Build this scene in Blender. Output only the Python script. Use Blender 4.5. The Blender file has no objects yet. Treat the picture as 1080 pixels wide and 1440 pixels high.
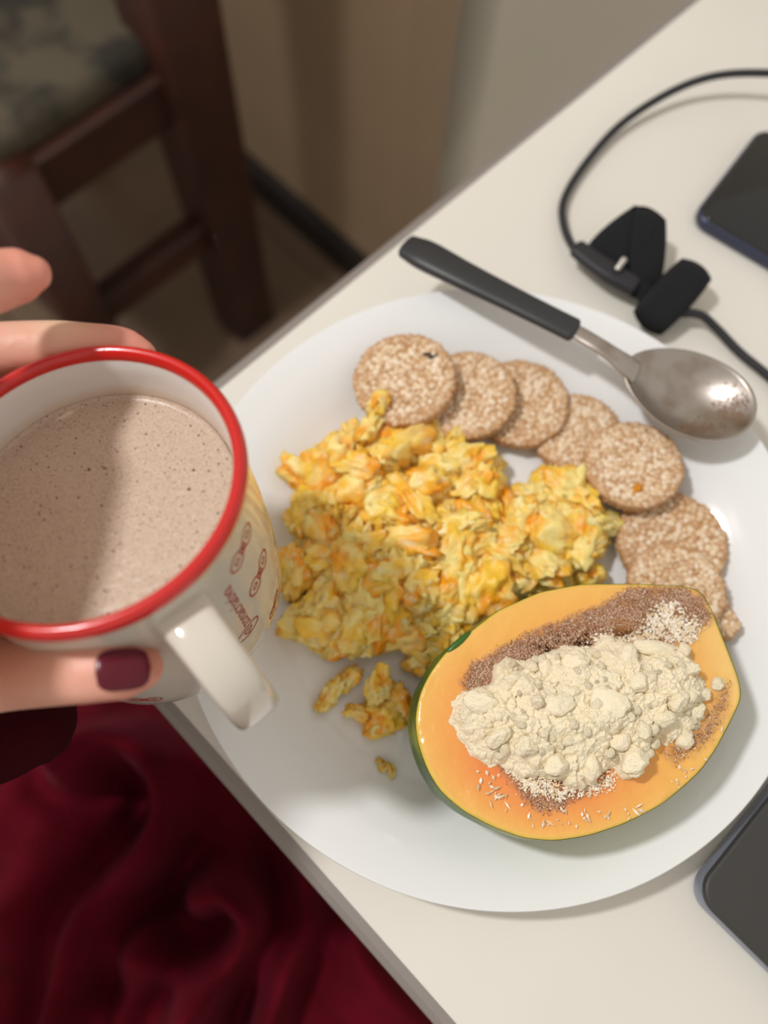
import bpy, bmesh, math, random
import numpy as np
from mathutils import Vector, Matrix

# ------------------------------------------------------------------ camera
# world: z up, table top at z = 0, origin on the table straight below the camera
FPX = 1150.0
CAMH = 0.355853
M = np.array([[0.99969, -0.00805, -0.02336],
              [0.0, 0.9454, -0.32591],
              [0.02471, 0.32581, 0.94511]])          # columns: camera axes in the world
CAM = np.array([0.0, 0.0, CAMH])
scn = bpy.context.scene
C = scn.collection
cd = bpy.data.cameras.new('camera')
cd.sensor_fit = 'HORIZONTAL'
cd.sensor_width = 27.0
cd.lens = 27.0 * FPX / 1080.0
cd.clip_start = 0.01
cd.dof.use_dof = True
cd.dof.focus_distance = 0.284
cd.dof.aperture_fstop = 4.6
cam = bpy.data.objects.new('camera', cd)
C.objects.link(cam)
m4 = Matrix([list(M[0]) + [0], list(M[1]) + [0], list(M[2]) + [CAMH], [0, 0, 0, 1]])
cam.matrix_world = m4
scn.camera = cam

# ------------------------------------------------------------------ light
w = bpy.data.worlds.new('room_light')
scn.world = w
w.use_nodes = True
bg = w.node_tree.nodes['Background']
bg.inputs[0].default_value = (1.0, 0.925, 0.84, 1)
bg.inputs[1].default_value = 0.56
def lamp(name, loc, power, size, col):
    l = bpy.data.lights.new(name, 'POINT')
    l.energy = power
    l.shadow_soft_size = size
    l.color = col
    o = bpy.data.objects.new(name, l)
    C.objects.link(o)
    o.location = loc
    return o
lamp('ceiling_lamp', (-0.60, 0.27, 1.22), 38.0, 0.055, (1.0, 0.985, 0.98))
scn.view_settings.view_transform = 'Standard'
scn.view_settings.look = 'None'
scn.view_settings.gamma = 1.0
scn.view_settings.use_curve_mapping = False
scn.view_settings.exposure = 0.12

# ------------------------------------------------------------------ helpers
rnd = random.Random(7)
RNG = np.random.RandomState(11)
def ray(px, py):
    return M @ np.array([(px - 540) / FPX, -(py - 720) / FPX, -1.0])
def at(px, py, z):
    d = ray(px, py)
    return CAM + d * ((z - CAMH) / d[2])
def pd(px, py, dep):
    return CAM + ray(px, py) * dep
def prj(X):
    c = M.T @ (np.asarray(X) - CAM)
    return 540 - FPX * c[0] / c[2], 720 + FPX * c[1] / c[2]

def hsh(i, j, k, s):
    v = (i * 73856093) ^ (j * 19349663) ^ (k * 83492791) ^ (s * 2654435761)
    v = (v & 0xffffffff).astype(np.uint64)
    v = (v ^ (v >> np.uint64(15))) * np.uint64(2246822519) & np.uint64(0xffffffff)
    v = (v ^ (v >> np.uint64(13))) * np.uint64(3266489917) & np.uint64(0xffffffff)
    v = v ^ (v >> np.uint64(16))
    return v.astype(np.float64) / 4294967295.0
def noise(P, seed=0):                               # value noise, -1..1
    P = np.asarray(P, float)
    if P.shape[1] == 2: P = np.c_[P, np.zeros(len(P))]
    I = np.floor(P).astype(np.int64); F = P - I
    F = F * F * (3 - 2 * F)
    r = 0
    for a in (0, 1):
        for b in (0, 1):
            for c in (0, 1):
                wgt = (F[:, 0] if a else 1 - F[:, 0]) * (F[:, 1] if b else 1 - F[:, 1]) * (F[:, 2] if c else 1 - F[:, 2])
                r = r + wgt * hsh(I[:, 0] + a, I[:, 1] + b, I[:, 2] + c, seed)
    return r * 2 - 1
def fbm(P, seed=0, o=4, g=0.5):
    P = np.asarray(P, float); r = 0; am = 1; t = 0
    for k in range(o):
        r = r + am * noise(P * 2 ** k + k * 7.3, seed + k); t += am; am *= g
    return r / t

def setp(o, label=None, cat=None, group=None, kind=None):
    if label: o['label'] = label
    if cat: o['category'] = cat
    if group: o['group'] = group
    if kind: o['kind'] = kind
    return o
def thing(name, label, cat, loc, group=None):
    o = bpy.data.objects.new(name, None)
    o.empty_display_size = 0.02
    C.objects.link(o)
    o.location = Vector(tuple(float(x) for x in loc))
    return setp(o, label, cat, group)
def wloc(p):
    v = Vector((0, 0, 0))
    while p is not None:
        v = v + p.location; p = p.parent
    return v
def mk(name, V, F, mat, parent=None, smooth=True, label=None, cat=None, group=None, kind=None, origin=None, col=None):
    V = np.asarray(V, float)
    if parent is not None:
        off = np.array(wloc(parent)); loc = (0, 0, 0)
    else:
        off = np.asarray(origin, float) if origin is not None else V.mean(0); loc = off
        if origin is None: off = loc = np.array([V[:, 0].mean(), V[:, 1].mean(), V[:, 2].min()])
    me = bpy.data.meshes.new(name)
    me.from_pydata((V - off).tolist(), [], [tuple(int(i) for i in f) for f in F])
    me.validate(); me.update()
    if smooth: me.polygons.foreach_set('use_smooth', [True] * len(me.polygons))
    if col is not None:
        ca = me.color_attributes.new('tint', 'FLOAT_COLOR', 'POINT')
        cc = np.ones((len(V), 4)); cc[:, :3] = col
        ca.data.foreach_set('color', cc.ravel())
    if mat: me.materials.append(mat)
    o = bpy.data.objects.new(name, me)
    C.objects.link(o)
    if parent is not None: o.parent = parent
    else: o.location = Vector(tuple(float(x) for x in loc))
    return setp(o, label, cat, group, kind)

def lin(r, g, b):
    return tuple(((c / 255) / 12.92 if c / 255 <= 0.04045 else ((c / 255 + 0.055) / 1.055) ** 2.4) for c in (r, g, b))
def material(name, col, rough=0.5, metal=0.0, spec=0.5, attr=False, var=None, bump=None, coat=0, sss=None, sheen=None, trans=0):
    """var=(colour, noise scale, low, high); bump=[(scale, distance), ...]"""
    m = bpy.data.materials.new(name)
    m.use_nodes = True
    nt = m.node_tree; N = nt.nodes; L = nt.links
    b = N['Principled BSDF']
    b.inputs['Roughness'].default_value = rough
    b.inputs['Metallic'].default_value = metal
    b.inputs['Specular IOR Level'].default_value = spec
    b.inputs['Coat Weight'].default_value = coat
    b.inputs['Coat Roughness'].default_value = 0.08
    if sss:
        b.inputs['Subsurface Weight'].default_value = sss[0]
        b.inputs['Subsurface Radius'].default_value = sss[1]
        b.inputs['Subsurface Scale'].default_value = 1.0
    if sheen:
        b.inputs['Sheen Weight'].default_value = sheen[0]
        b.inputs['Sheen Roughness'].default_value = 0.4
        b.inputs['Sheen Tint'].default_value = tuple(sheen[1]) + (1,)
    tc = N.new('ShaderNodeTexCoord')
    if attr:
        a = N.new('ShaderNodeVertexColor'); a.layer_name = 'tint'
        src = a.outputs['Color']
    else:
        b.inputs['Base Color'].default_value = tuple(col) + (1,)
        src = None
    if var:
        n = N.new('ShaderNodeTexNoise'); n.inputs['Scale'].default_value = var[1]; n.inputs['Detail'].default_value = 5
        L.new(tc.outputs['Object'], n.inputs['Vector'])
        mr = N.new('ShaderNodeMapRange'); mr.inputs['From Min'].default_value = var[2]; mr.inputs['From Max'].default_value = var[3]
        L.new(n.outputs['Fac'], mr.inputs['Value'])
        mx = N.new('ShaderNodeMix'); mx.data_type = 'RGBA'
        L.new(mr.outputs[0], mx.inputs['Factor'])
        if src: L.new(src, mx.inputs[6])
        else: mx.inputs[6].default_value = tuple(col) + (1,)
        mx.inputs[7].default_value = tuple(var[0]) + (1,)
        src = mx.outputs[2]
    if src: L.new(src, b.inputs['Base Color'])
    if bump:
        prev = None
        for sc, dist in bump:
            n = N.new('ShaderNodeTexNoise'); n.inputs['Scale'].default_value = sc; n.inputs['Detail'].default_value = 3
            L.new(tc.outputs['Object'], n.inputs['Vector'])
            bp = N.new('ShaderNodeBump'); bp.inputs['Distance'].default_value = dist; bp.inputs['Strength'].default_value = 1.0
            L.new(n.outputs['Fac'], bp.inputs['Height'])
            if prev: L.new(prev, bp.inputs['Normal'])
            prev = bp.outputs['Normal']
        L.new(prev, b.inputs['Normal'])
    return m

def box(lo, hi):
    (a, b, c), (d, e, f) = lo, hi
    V = [(a, b, c), (d, b, c), (d, e, c), (a, e, c), (a, b, f), (d, b, f), (d, e, f), (a, e, f)]
    F = [(0, 3, 2, 1), (4, 5, 6, 7), (0, 1, 5, 4), (1, 2, 6, 5), (2, 3, 7, 6), (3, 0, 4, 7)]
    return V, F
def prism(poly, z0, z1, bev=0.0, seg=3):
    """closed polygon (ccw, n x 2) extruded z0..z1, rounded top and bottom edge by bev"""
    poly = np.asarray(poly, float)[:, :2]; n = len(poly)
    t = np.roll(poly, -1, 0) - np.roll(poly, 1, 0); t /= np.linalg.norm(t, axis=1)[:, None] + 1e-12
    nrm = np.c_[t[:, 1], -t[:, 0]]
    rings = []
    if bev > 0:
        for k in range(seg + 1):
            a = math.pi / 2 * k / seg
            rings.append((poly - nrm * bev * (1 - math.sin(a)), z0 + bev * (1 - math.cos(a))))
        for k in range(seg, -1, -1):
            a = math.pi / 2 * k / seg
            rings.append((poly - nrm * bev * (1 - math.sin(a)), z1 - bev * (1 - math.cos(a))))
    else:
        rings = [(poly, z0), (poly, z1)]
    V = []; F = []
    for p, z in rings: V += [(x, y, z) for x, y in p]
    for r in range(len(rings) - 1):
        for i in range(n):
            j = (i + 1) % n
            F.append((r * n + i, r * n + j, (r + 1) * n + j, (r + 1) * n + i))
    F.append(tuple(range(n - 1, -1, -1)))
    F.append(tuple((len(rings) - 1) * n + i for i in range(n)))
    return V, F
def rrect(cx, cy, ax, w_, h_, r, seg=8):
    """rounded rectangle polygon: ax unit vector of the width axis"""
    ax = np.asarray(ax[:2], float); ax /= np.linalg.norm(ax); ay = np.array([-ax[1], ax[0]])
    P = []
    for sx, sy, a0 in ((1, -1, -90), (1, 1, 0), (-1, 1, 90), (-1, -1, 180)):
        for k in range(seg + 1):
            a = math.radians(a0 + 90 * k / seg)
            x = sx * (w_ / 2 - r) + r * math.cos(a); y = sy * (h_ / 2 - r) + r * math.sin(a)
            P.append(np.array([cx, cy]) + ax * x + ay * y)
    return np.array(P)
def catmull(P, n):
    P = np.asarray(P, float); m = len(P)
    Q = np.vstack([2 * P[0] - P[1], P, 2 * P[-1] - P[-2]])
    out = []
    for t in np.linspace(0, m - 1 - 1e-9, n):
        i = int(t); u = t - i
        a, b, c, d = Q[i], Q[i + 1], Q[i + 2], Q[i + 3]
        out.append(0.5 * (2 * b + (c - a) * u + (2 * a - 5 * b + 4 * c - d) * u * u + (3 * b - a - 3 * c + d) * u ** 3))
    return np.array(out)
def tube(P, R, nseg=16, n=None, up=(0, 0, 1), flat=1.0, power=2.0, cap=True):
    """sweep of a superellipse (radius R, R*flat along 'up') with round caps"""
    P = np.asarray(P, float); R = np.asarray(R, float) if np.ndim(R) else np.full(len(P), float(R))
    if n:
        A = catmull(np.c_[P, R], n); P = A[:, :3]; R = np.maximum(A[:, 3], 1e-5)
    if cap:
        def capr(p, t, r, rev):
            ks = [0.98, 0.86, 0.6, 0.25][::1]
            L_ = []
            for s in (0.98, 0.87, 0.62, 0.3):
                L_.append((p + t * r * s * 0.9, r * math.sqrt(max(0, 1 - s * s))))
            return L_ if not rev else L_[::-1]
        t0 = P[0] - P[1]; t0 /= np.linalg.norm(t0); t1 = P[-1] - P[-2]; t1 /= np.linalg.norm(t1)
        a = capr(P[0], t0, R[0] * min(1, flat), False); b = capr(P[-1], t1, R[-1] * min(1, flat), True)
        fa = min(1, flat)
        P = np.vstack([[x[0] for x in a], P, [x[0] for x in b]])
        R = np.r_[[x[1] / fa for x in a], R, [x[1] / fa for x in b]]
    m = len(P); V = []; F = []
    for i in range(m):
        t = P[min(i + 1, m - 1)] - P[max(i - 1, 0)]; t /= np.linalg.norm(t) + 1e-12
        u = np.asarray(up, float); s = np.cross(t, u); s /= np.linalg.norm(s) + 1e-12
        u = np.cross(s, t)
        for k in range(nseg):
            a = 2 * math.pi * k / nseg
            ca, sa = math.cos(a), math.sin(a)
            x = math.copysign(abs(ca) ** (2 / power), ca); y = math.copysign(abs(sa) ** (2 / power), sa)
            V.append(P[i] + R[i] * (s * x + u * y * flat))
    for i in range(m - 1):
        for k in range(nseg):
            k2 = (k + 1) % nseg
            F.append((i * nseg + k, i * nseg + k2, (i + 1) * nseg + k2, (i + 1) * nseg + k))
    F.append(tuple(range(nseg - 1, -1, -1))); F.append(tuple((m - 1) * nseg + k for k in range(nseg)))
    return np.array(V), F
def lathe(prof, nseg=128, O=(0, 0, 0), ax=(0, 0, 1), closed=False):
    ax = np.asarray(ax, float); ax /= np.linalg.norm(ax)
    u = np.cross([0, 1, 0], ax); u /= np.linalg.norm(u); v = np.cross(ax, u)
    V = []; F = []; n = len(prof)
    for r, h in prof:
        for k in range(nseg):
            a = 2 * math.pi * k / nseg
            V.append(np.asarray(O) + r * (u * math.cos(a) + v * math.sin(a)) + ax * h)
    for i in range(n - 1 if not closed else n):
        i2 = (i + 1) % n
        for k in range(nseg):
            k2 = (k + 1) % nseg
            F.append((i * nseg + k, i * nseg + k2, i2 * nseg + k2, i2 * nseg + k))
    return np.array(V), F
def join(parts):
    V = []; F = []; n = 0
    for v, f in parts:
        V.append(np.asarray(v, float)); F += [tuple(i + n for i in q) for q in f]; n += len(v)
    return np.vstack(V), F
def icos(sub):
    bm = bmesh.new(); bmesh.ops.create_icosphere(bm, subdivisions=sub, radius=1.0)
    V = np.array([v.co[:] for v in bm.verts]); F = [tuple(v.index for v in f.verts) for f in bm.faces]
    bm.free(); return V, F
ICO = {k: icos(k) for k in (1, 2, 3, 4, 5)}
def inpoly(X, Y, poly):
    poly = np.asarray(poly, float); r = np.zeros(np.shape(X), bool); n = len(poly)
    for i in range(n):
        x0, y0 = poly[i]; x1, y1 = poly[(i + 1) % n]
        c = ((y0 > Y) != (y1 > Y)) & (X < (x1 - x0) * (Y - y0) / (y1 - y0 + 1e-15) + x0)
        r ^= c
    return r
def polydist(X, Y, poly, closed=True):
    poly = np.asarray(poly, float); n = len(poly); d = np.full(np.shape(X), 1e9)
    for i in range(n if closed else n - 1):
        a = poly[i]; b = poly[(i + 1) % n]; ab = b - a
        t = np.clip(((X - a[0]) * ab[0] + (Y - a[1]) * ab[1]) / (ab @ ab + 1e-15), 0, 1)
        d = np.minimum(d, np.hypot(X - a[0] - t * ab[0], Y - a[1] - t * ab[1]))
    return d
def pxpoly(pts, z):
    return np.array([at(x, y, z)[:2] for x, y in pts])
def rotm(ax, a):
    return np.array(Matrix.Rotation(a, 3, Vector(ax)))

# ------------------------------------------------------------------ materials
mt_table = material('table_white', lin(231, 228, 218), 0.38, var=(lin(226, 221, 211), 6, 0.35, 0.7))
mt_edge = material('edge_grey', lin(142, 134, 128), 0.45)
mt_plate = material('porcelain', lin(238, 240, 240), 0.07, spec=0.4, coat=0.0)
mt_wallL = material('wall_tan', lin(158, 134, 106), 0.8, var=(lin(148, 124, 96), 4, 0.3, 0.7))
mt_wallR = material('wall_grey', lin(250, 244, 234), 0.8, var=(lin(246, 242, 222), 2, 0.3, 0.7))
mt_base = material('baseboard_dark', lin(32, 24, 20), 0.5)
mt_floor = material('floor_tile', lin(122, 100, 80), 0.5, var=(lin(100, 80, 62), 5, 0.3, 0.7))
mt_grout = material('floor_grout', lin(84, 68, 54), 0.9)
mt_wood = material('dark_wood', lin(74, 38, 26), 0.5, var=(lin(50, 26, 18), 14, 0.3, 0.7))
mt_seat = material('seat_print', lin(88, 80, 64), 0.9, var=(lin(48, 44, 36), 16, 0.46, 0.6))
mt_enamel = material('mug_glaze', lin(214, 207, 194), 0.12, coat=0.5)
mt_inner = material('mug_glaze_inside', (1, 1, 1), 0.14, attr=True, coat=0.4)
mt_red = material('red_rim', lin(204, 30, 26), 0.22, coat=0.4)
mt_print = material('red_print', lin(172, 40, 26), 0.5)
mt_skin = material('skin', (1, 1, 1), 0.45, attr=True, sss=(0.25, (0.006, 0.002, 0.001)), bump=[(260, 0.0002), (1100, 0.00008)])
mt_nail = material('nail_polish', lin(92, 8, 32), 0.3, spec=0.35, coat=0.15)
mt_robe = material('burgundy_fleece', lin(100, 10, 30), 0.9, spec=0.1, sheen=(0.06, (0.9, 0.25, 0.35)), bump=[(420, 0.0006)], var=(lin(84, 8, 22), 30, 0.35, 0.7))
mt_sleeve_shaded = material('burgundy_shaded', lin(52, 5, 12), 0.95, spec=0.1, bump=[(420, 0.0006)])  # robe burgundy made darker, the hand's shadow is put into the colour
mt_black = material('black_plastic', lin(48, 49, 50), 0.42)
mt_steel = material('steel', lin(186, 178, 170), 0.34, metal=1.0, var=(lin(150, 132, 116), 60, 0.5, 0.75))
mt_cord = material('cable_rubber', lin(38, 38, 42), 0.5)
mt_velcro = material('velcro', lin(20, 21, 24), 0.95, bump=[(1500, 0.0004)])
mt_glass = material('phone_glass', lin(10, 10, 12), 0.06, coat=0.6)
mt_pside = material('phone_side', lin(62, 66, 88), 0.3, metal=0.4)
mt_lap = material('laptop_grey', lin(66, 65, 63), 0.5, metal=0.3)
mt_lapside = material('laptop_silver', lin(150, 156, 172), 0.35, metal=0.5)
mt_flesh = material('papaya_flesh', (1, 1, 1), 0.24, attr=True, sss=(0.2, (0.004, 0.002, 0.0008)), bump=[(90, 0.0012), (400, 0.00025)], coat=0.12)
mt_rind = material('papaya_rind', (1, 1, 1), 0.32, attr=True, bump=[(120, 0.0004)])
mt_powder = material('cream_powder', lin(251, 238, 208), 0.95, spec=0.1, bump=[(900, 0.0006), (2600, 0.0003)], sss=(0.15, (0.0015, 0.001, 0.0006)))
mt_dust = material('brown_dust', (1, 1, 1), 0.8, attr=True)
mt_flake = material('white_flake', lin(246, 238, 222), 0.6)
mt_egg = material('egg', (1, 1, 1), 0.36, attr=True, sss=(0.35, (0.004, 0.0022, 0.0008)), bump=[(420, 0.0007), (1300, 0.00018)])
mt_cake = material('rice_cake_base', lin(198, 158, 114), 0.8, var=(lin(178, 132, 88), 300, 0.4, 0.7))
mt_grain = material('puffed_grain', (1, 1, 1), 0.6, attr=True, bump=[(1500, 0.00015)])
mt_speck = material('dark_speck', lin(38, 36, 44), 0.7)
mt_bubble = material('bubble_pit', lin(104, 80, 62), 0.3)

def coffee_mat():
    m = material('milky_coffee', lin(206, 183, 160), 0.34, bump=[(500, 0.00005)], sss=(0.1, (0.002, 0.001, 0.0006)))
    nt = m.node_tree; N = nt.nodes; L = nt.links; b = N['Principled BSDF']
    tc = [n for n in N if n.type == 'TEX_COORD'][0]
    col = None
    base = N.new('ShaderNodeTexNoise'); base.inputs['Scale'].default_value = 1500; base.inputs['Detail'].default_value = 4
    L.new(tc.outputs['Object'], base.inputs['Vector'])
    r0 = N.new('ShaderNodeMapRange'); r0.inputs['From Min'].default_value = 0.35; r0.inputs['From Max'].default_value = 0.7
    L.new(base.outputs['Fac'], r0.inputs['Value'])
    mx = N.new('ShaderNodeMix'); mx.data_type = 'RGBA'
    mx.inputs[6].default_value = lin(188, 165, 144) + (1,); mx.inputs[7].default_value = lin(212, 190, 170) + (1,)
    L.new(r0.outputs[0], mx.inputs['Factor']); col = mx.outputs[2]
    for sc, rad, keep in ((620, 0.17, 0.55), (260, 0.11, 0.5), (1000, 0.22, 0.5)):
        v = N.new('ShaderNodeTexVoronoi'); v.inputs['Scale'].default_value = sc
        L.new(tc.outputs['Object'], v.inputs['Vector'])
        lt = N.new('ShaderNodeMapRange'); lt.inputs['From Min'].default_value = rad; lt.inputs['From Max'].default_value = rad * 0.6
        L.new(v.outputs['Distance'], lt.inputs['Value'])
        sp = N.new('ShaderNodeSeparateColor'); L.new(v.outputs['Color'], sp.inputs[0])
        ls = N.new('ShaderNodeMath'); ls.operation = 'LESS_THAN'; ls.inputs[1].default_value = keep
        L.new(sp.outputs[0], ls.inputs[0])
        mu = N.new('ShaderNodeMath'); mu.operation = 'MULTIPLY'
        L.new(lt.outputs[0], mu.inputs[0]); L.new(ls.outputs[0], mu.inputs[1])
        m2 = N.new('ShaderNodeMix'); m2.data_type = 'RGBA'
        m2.inputs[7].default_value = lin(112, 86, 68) + (1,)
        L.new(mu.outputs[0], m2.inputs['Factor']); L.new(col, m2.inputs[6]); col = m2.outputs[2]
    L.new(col, b.inputs['Base Color'])
    return m
mt_coffee = coffee_mat()

# ------------------------------------------------------------------ setting
PHI = 0.77554789
E1 = np.array([math.cos(PHI), math.sin(PHI), 0]); E2 = np.array([-math.sin(PHI), math.cos(PHI), 0])
FLOOR = -0.75
# floor slab and its tiles
S = 2.6
fc = np.array([-0.2, 0.5])
mk('floor', *box((fc[0] - S, fc[1] - S, FLOOR - 0.05), (fc[0] + S, fc[1] + S, FLOOR - 0.004)), mt_grout, smooth=False, kind='structure')
flo = bpy.data.objects['floor']
tile_me = None
tv, tf = prism(rrect(0, 0, (1, 0), 0.397, 0.397, 0.004, 2), -0.02, 0, 0.0015, 1)
for i in range(-4, 4):
    for j in range(-4, 4):
        c = np.array([-0.2, 0.62, 0]) + E1 * (i * 0.4) + E2 * (j * 0.4)
        if tile_me is None:
            a = np.asarray(tv); V = a[:, :1] * E1 + a[:, 1:2] * E2 + a[:, 2:3] * np.array([0, 0, 1.0])
            o = mk('floor_tile', V, tf, mt_floor, smooth=False, origin=(0, 0, 0)); tile_me = o.data
        else:
            o = bpy.data.objects.new('floor_tile', tile_me); C.objects.link(o)
        o.parent = flo
        o.location = Vector((c[0], c[1], FLOOR)) - flo.location
# walls: base line seen at the foot of the tan wall
wb = at(441, 333, FLOOR)
c_t = None
for k in range(4000):                                # the convex corner stands where the wall line meets x = 592 px
    p = wb - E2 * k * 0.0005
    if prj(p)[0] >= 590: c_t = p; break
CORN = c_t
HW = 1.75
def wallslab(name, a, b, out, mat):
    t = 0.06
    V = [a, b, b - out * t, a - out * t]; V = [np.array([v[0], v[1], FLOOR]) for v in V]
    V2 = [v + np.array([0, 0, HW]) for v in V]
    return mk(name, V + V2, [(0, 1, 2, 3), (7, 6, 5, 4), (0, 4, 5, 1), (1, 5, 6, 2), (2, 6, 7, 3), (3, 7, 4, 0)], mat, smooth=False, kind='structure')
wallslab('wall_left', CORN + E2 * 1.6, CORN, -E1, mt_wallL)
wallslab('wall_back', CORN, CORN + E1 * 2.2, -E2, mt_wallR)
def skirting(name, a, b, out):
    t, h = 0.014, 0.072
    pr = [(0, 0), (t, 0), (t, h - 0.01), (t - 0.006, h), (0, h)]
    V = [np.array([q[0], q[1], FLOOR]) + out * x + np.array([0, 0, z]) for q in (a, b) for x, z in pr]
    F = [(i, (i + 1) % 5, 5 + (i + 1) % 5, 5 + i) for i in range(5)] + [(4, 3, 2, 1, 0), (5, 6, 7, 8, 9)]
    mk(name, V, F, mt_base, smooth=False, kind='structure')
skirting('baseboard_left', CORN + E2 * 1.6, CORN - E2 * 0.014, -E1)
skirting('baseboard_back', CORN, CORN + E1 * 2.2, -E2)

# ------------------------------------------------------------------ table
ED1, ED2 = -0.0319, 0.1814
K = ED1 * E1 + ED2 * E2
LX, LY = 1.20, 0.62
tb = thing('table', 'white laminate table with grey edge trim carrying the plate and the phone', 'table', (K + E1 * 0.6 - E2 * 0.45) + np.array([0, 0, FLOOR]))
poly = np.array([K, K - E2 * LY, K - E2 * LY + E1 * LX, K + E1 * LX])[:, :2]
V, F = prism(poly, -0.03, 0.0, 0.0)
mk('tabletop', V, F, mt_table, tb, smooth=False)
def edgeband(a, b, out):
    pr = [(0.0, 0.0003), (0.0035, -0.0004), (0.0062, -0.003), (0.007, -0.0065), (0.0072, -0.027), (0.006, -0.031), (0, -0.031)]
    n = len(pr)
    V = [q + out * x + np.array([0, 0, z]) for q in (a, b) for x, z in pr]
    F = [(i, (i + 1) % n, n + (i + 1) % n, n + i) for i in range(n)] + [tuple(range(n))[::-1], tuple(range(n, 2 * n))]
    return V, F
mk('edge_trim', *edgeband(K + E2 * 0.0, K - E2 * LY, -E1), mt_edge, tb, smooth=False)
mk('edge_trim', *edgeband(K - E1 * 0.007, K + E1 * LX, E2), mt_edge, tb, smooth=False)
for u in (0.14, LX - 0.05):
    for v in (0.05, LY - 0.05):
        q = K + E1 * u - E2 * v
        mk('leg', *prism(rrect(q[0], q[1], E1, 0.035, 0.035, 0.004, 2), FLOOR, -0.03), mt_edge, tb, smooth=False)

# ------------------------------------------------------------------ chair behind the table
pA = at(345, 448, FLOOR); pA[2] = 0
ch = thing('dining_chair', 'dark brown wooden chair with patterned seat on the floor beyond the table', 'chair', (pA[0], pA[1], FLOOR))
pB = pA - E1 * 0.215
dep = 0.42
def post(name, c, w0, w1, z0, z1):
    V = []
    for z, w_ in ((z0, w0), (z0 + (z1 - z0) * 0.5, (w0 + w1) / 2), (z1, w1)):
        for v in rrect(c[0], c[1], E1, w_, w_, 0.006, 3): V.append((v[0], v[1], z))
    n = 16; F = [(r * n + i, r * n + (i + 1) % n, (r + 1) * n + (i + 1) % n, (r + 1) * n + i) for r in (0, 1) for i in range(n)]
    F += [tuple(range(n))[::-1], tuple(range(2 * n, 3 * n))]
    mk(name, V, F, mt_wood, ch)
def bar(name, a, b, th, z0, z1, mat=None):
    d = (b - a) / np.linalg.norm(b - a); s = np.array([-d[1], d[0], 0]) * th / 2
    p = np.array([a - s, b - s, b + s, a + s])[:, :2]
    mk(name, *prism(p, z0, z1, 0.003, 2), mat or mt_wood, ch, smooth=False)
post('leg', pA, 0.066, 0.078, FLOOR, 0.16)
post('leg', pB, 0.05, 0.055, FLOOR, -0.26)
post('leg', pA + E2 * dep, 0.05, 0.055, FLOOR, 0.16)
post('leg', pB + E2 * dep, 0.05, 0.055, FLOOR, -0.26)
bar('apron', pA, pB, 0.026, -0.33, -0.27)
bar('apron', pA + E2 * dep, pB + E2 * dep, 0.026, -0.33, -0.27)
bar('apron', pB, pB + E2 * dep, 0.026, -0.33, -0.27)
bar('stretcher', pA, pB, 0.03, -0.535, -0.49)
bar('stretcher', pB, pB + E2 * dep, 0.025, -0.62, -0.58)
bar('back_rail', pA, pA + E2 * dep, 0.025, 0.05, 0.14)
cs = (pA + pB) / 2 + E2 * dep / 2 + E1 * -0.01
pl = rrect(cs[0], cs[1], E1, 0.215, dep - 0.0, 0.02, 5)
mk('seat_cushion', *prism(pl, -0.275, -0.235, 0.015, 4), mt_seat, ch)

# ------------------------------------------------------------------ plate
PC = np.array([0.0561, 0.0936, 0.0])
prof = [(0.0, 0.004), (0.05, 0.004), (0.088, 0.0045), (0.098, 0.0065), (0.108, 0.0115), (0.118, 0.0165), (0.128, 0.0200), (0.1335, 0.0216), (0.1348, 0.0219), (0.1352, 0.0213),
        (0.1346, 0.0202), (0.128, 0.0178), (0.118, 0.0140), (0.106, 0.0075), (0.094, 0.0018), (0.086, 0.0015), (0.085, 0.0), (0.081, 0.0), (0.080, 0.0015), (0.0, 0.0015)]
pc = catmull(np.array(prof[:9]), 40).tolist() + prof[9:]
V, F = lathe(pc, 160, PC)
mk('plate', V, F, mt_plate, label='large round white porcelain plate holding eggs, rice cakes and papaya', cat='plate', origin=PC)
def plz(x, y):
    r = np.hypot(np.asarray(x) - PC[0], np.asarray(y) - PC[1])
    return np.interp(r, [p[0] for p in prof[:9]], [p[1] for p in prof[:9]])

# ------------------------------------------------------------------ mug
RIMC = pd(112, 671, 0.2235)
AX = np.array([-0.075, 0.145, 0.986]); AX /= np.linalg.norm(AX)
MH = 0.090
MU = np.cross([0, 1, 0], AX); MU /= np.linalg.norm(MU); MV = np.cross(AX, MU)
def mp(th, r, h):                                    # th degrees, h below the rim (m)
    a = math.radians(th)
    return RIMC + r * (MU * math.cos(a) + MV * math.sin(a)) - AX * h
mug = thing('mug', 'white ceramic mug with red rim and red printed pattern held in the hand', 'mug', RIMC - AX * MH)
outp = [(0.0, -MH), (0.028, -MH), (0.031, -MH), (0.0345, -MH + 0.0012), (0.0372, -MH + 0.0045), (0.0388, -MH + 0.010), (0.0396, -MH + 0.018),
        (0.0404, -0.060), (0.0410, -0.045), (0.0415, -0.030), (0.0420, -0.016), (0.0427, -0.0065), (0.0432, -0.004)]
RS = 1.034
outp = [(r * RS * (1 + 0.055 * min(1, -hh / 0.05)), hh) for r, hh in outp]
def orad(h): return float(np.interp(-h, [p[1] for p in outp], [p[0] for p in outp]))
V, F = lathe(outp, 128, RIMC, AX)
mk('body', V, F, mt_enamel, mug)
inp = [(0.0405, -0.0025), (0.0396, -0.006), (0.0392, -0.010), (0.0390, -0.015), (0.0388, -0.019), (0.0387, -0.023), (0.0385, -0.03), (0.0375, -0.07), (0.034, -0.082), (0.0, -0.084)]
inp = [(r * RS, hh) for r, hh in catmull(np.array(inp), 46).tolist()]
V, F = lathe(inp, 128, RIMC, AX)
h = -(V - RIMC) @ AX
ang = np.arctan2((V - RIMC) @ MV, (V - RIMC) @ MU)
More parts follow.
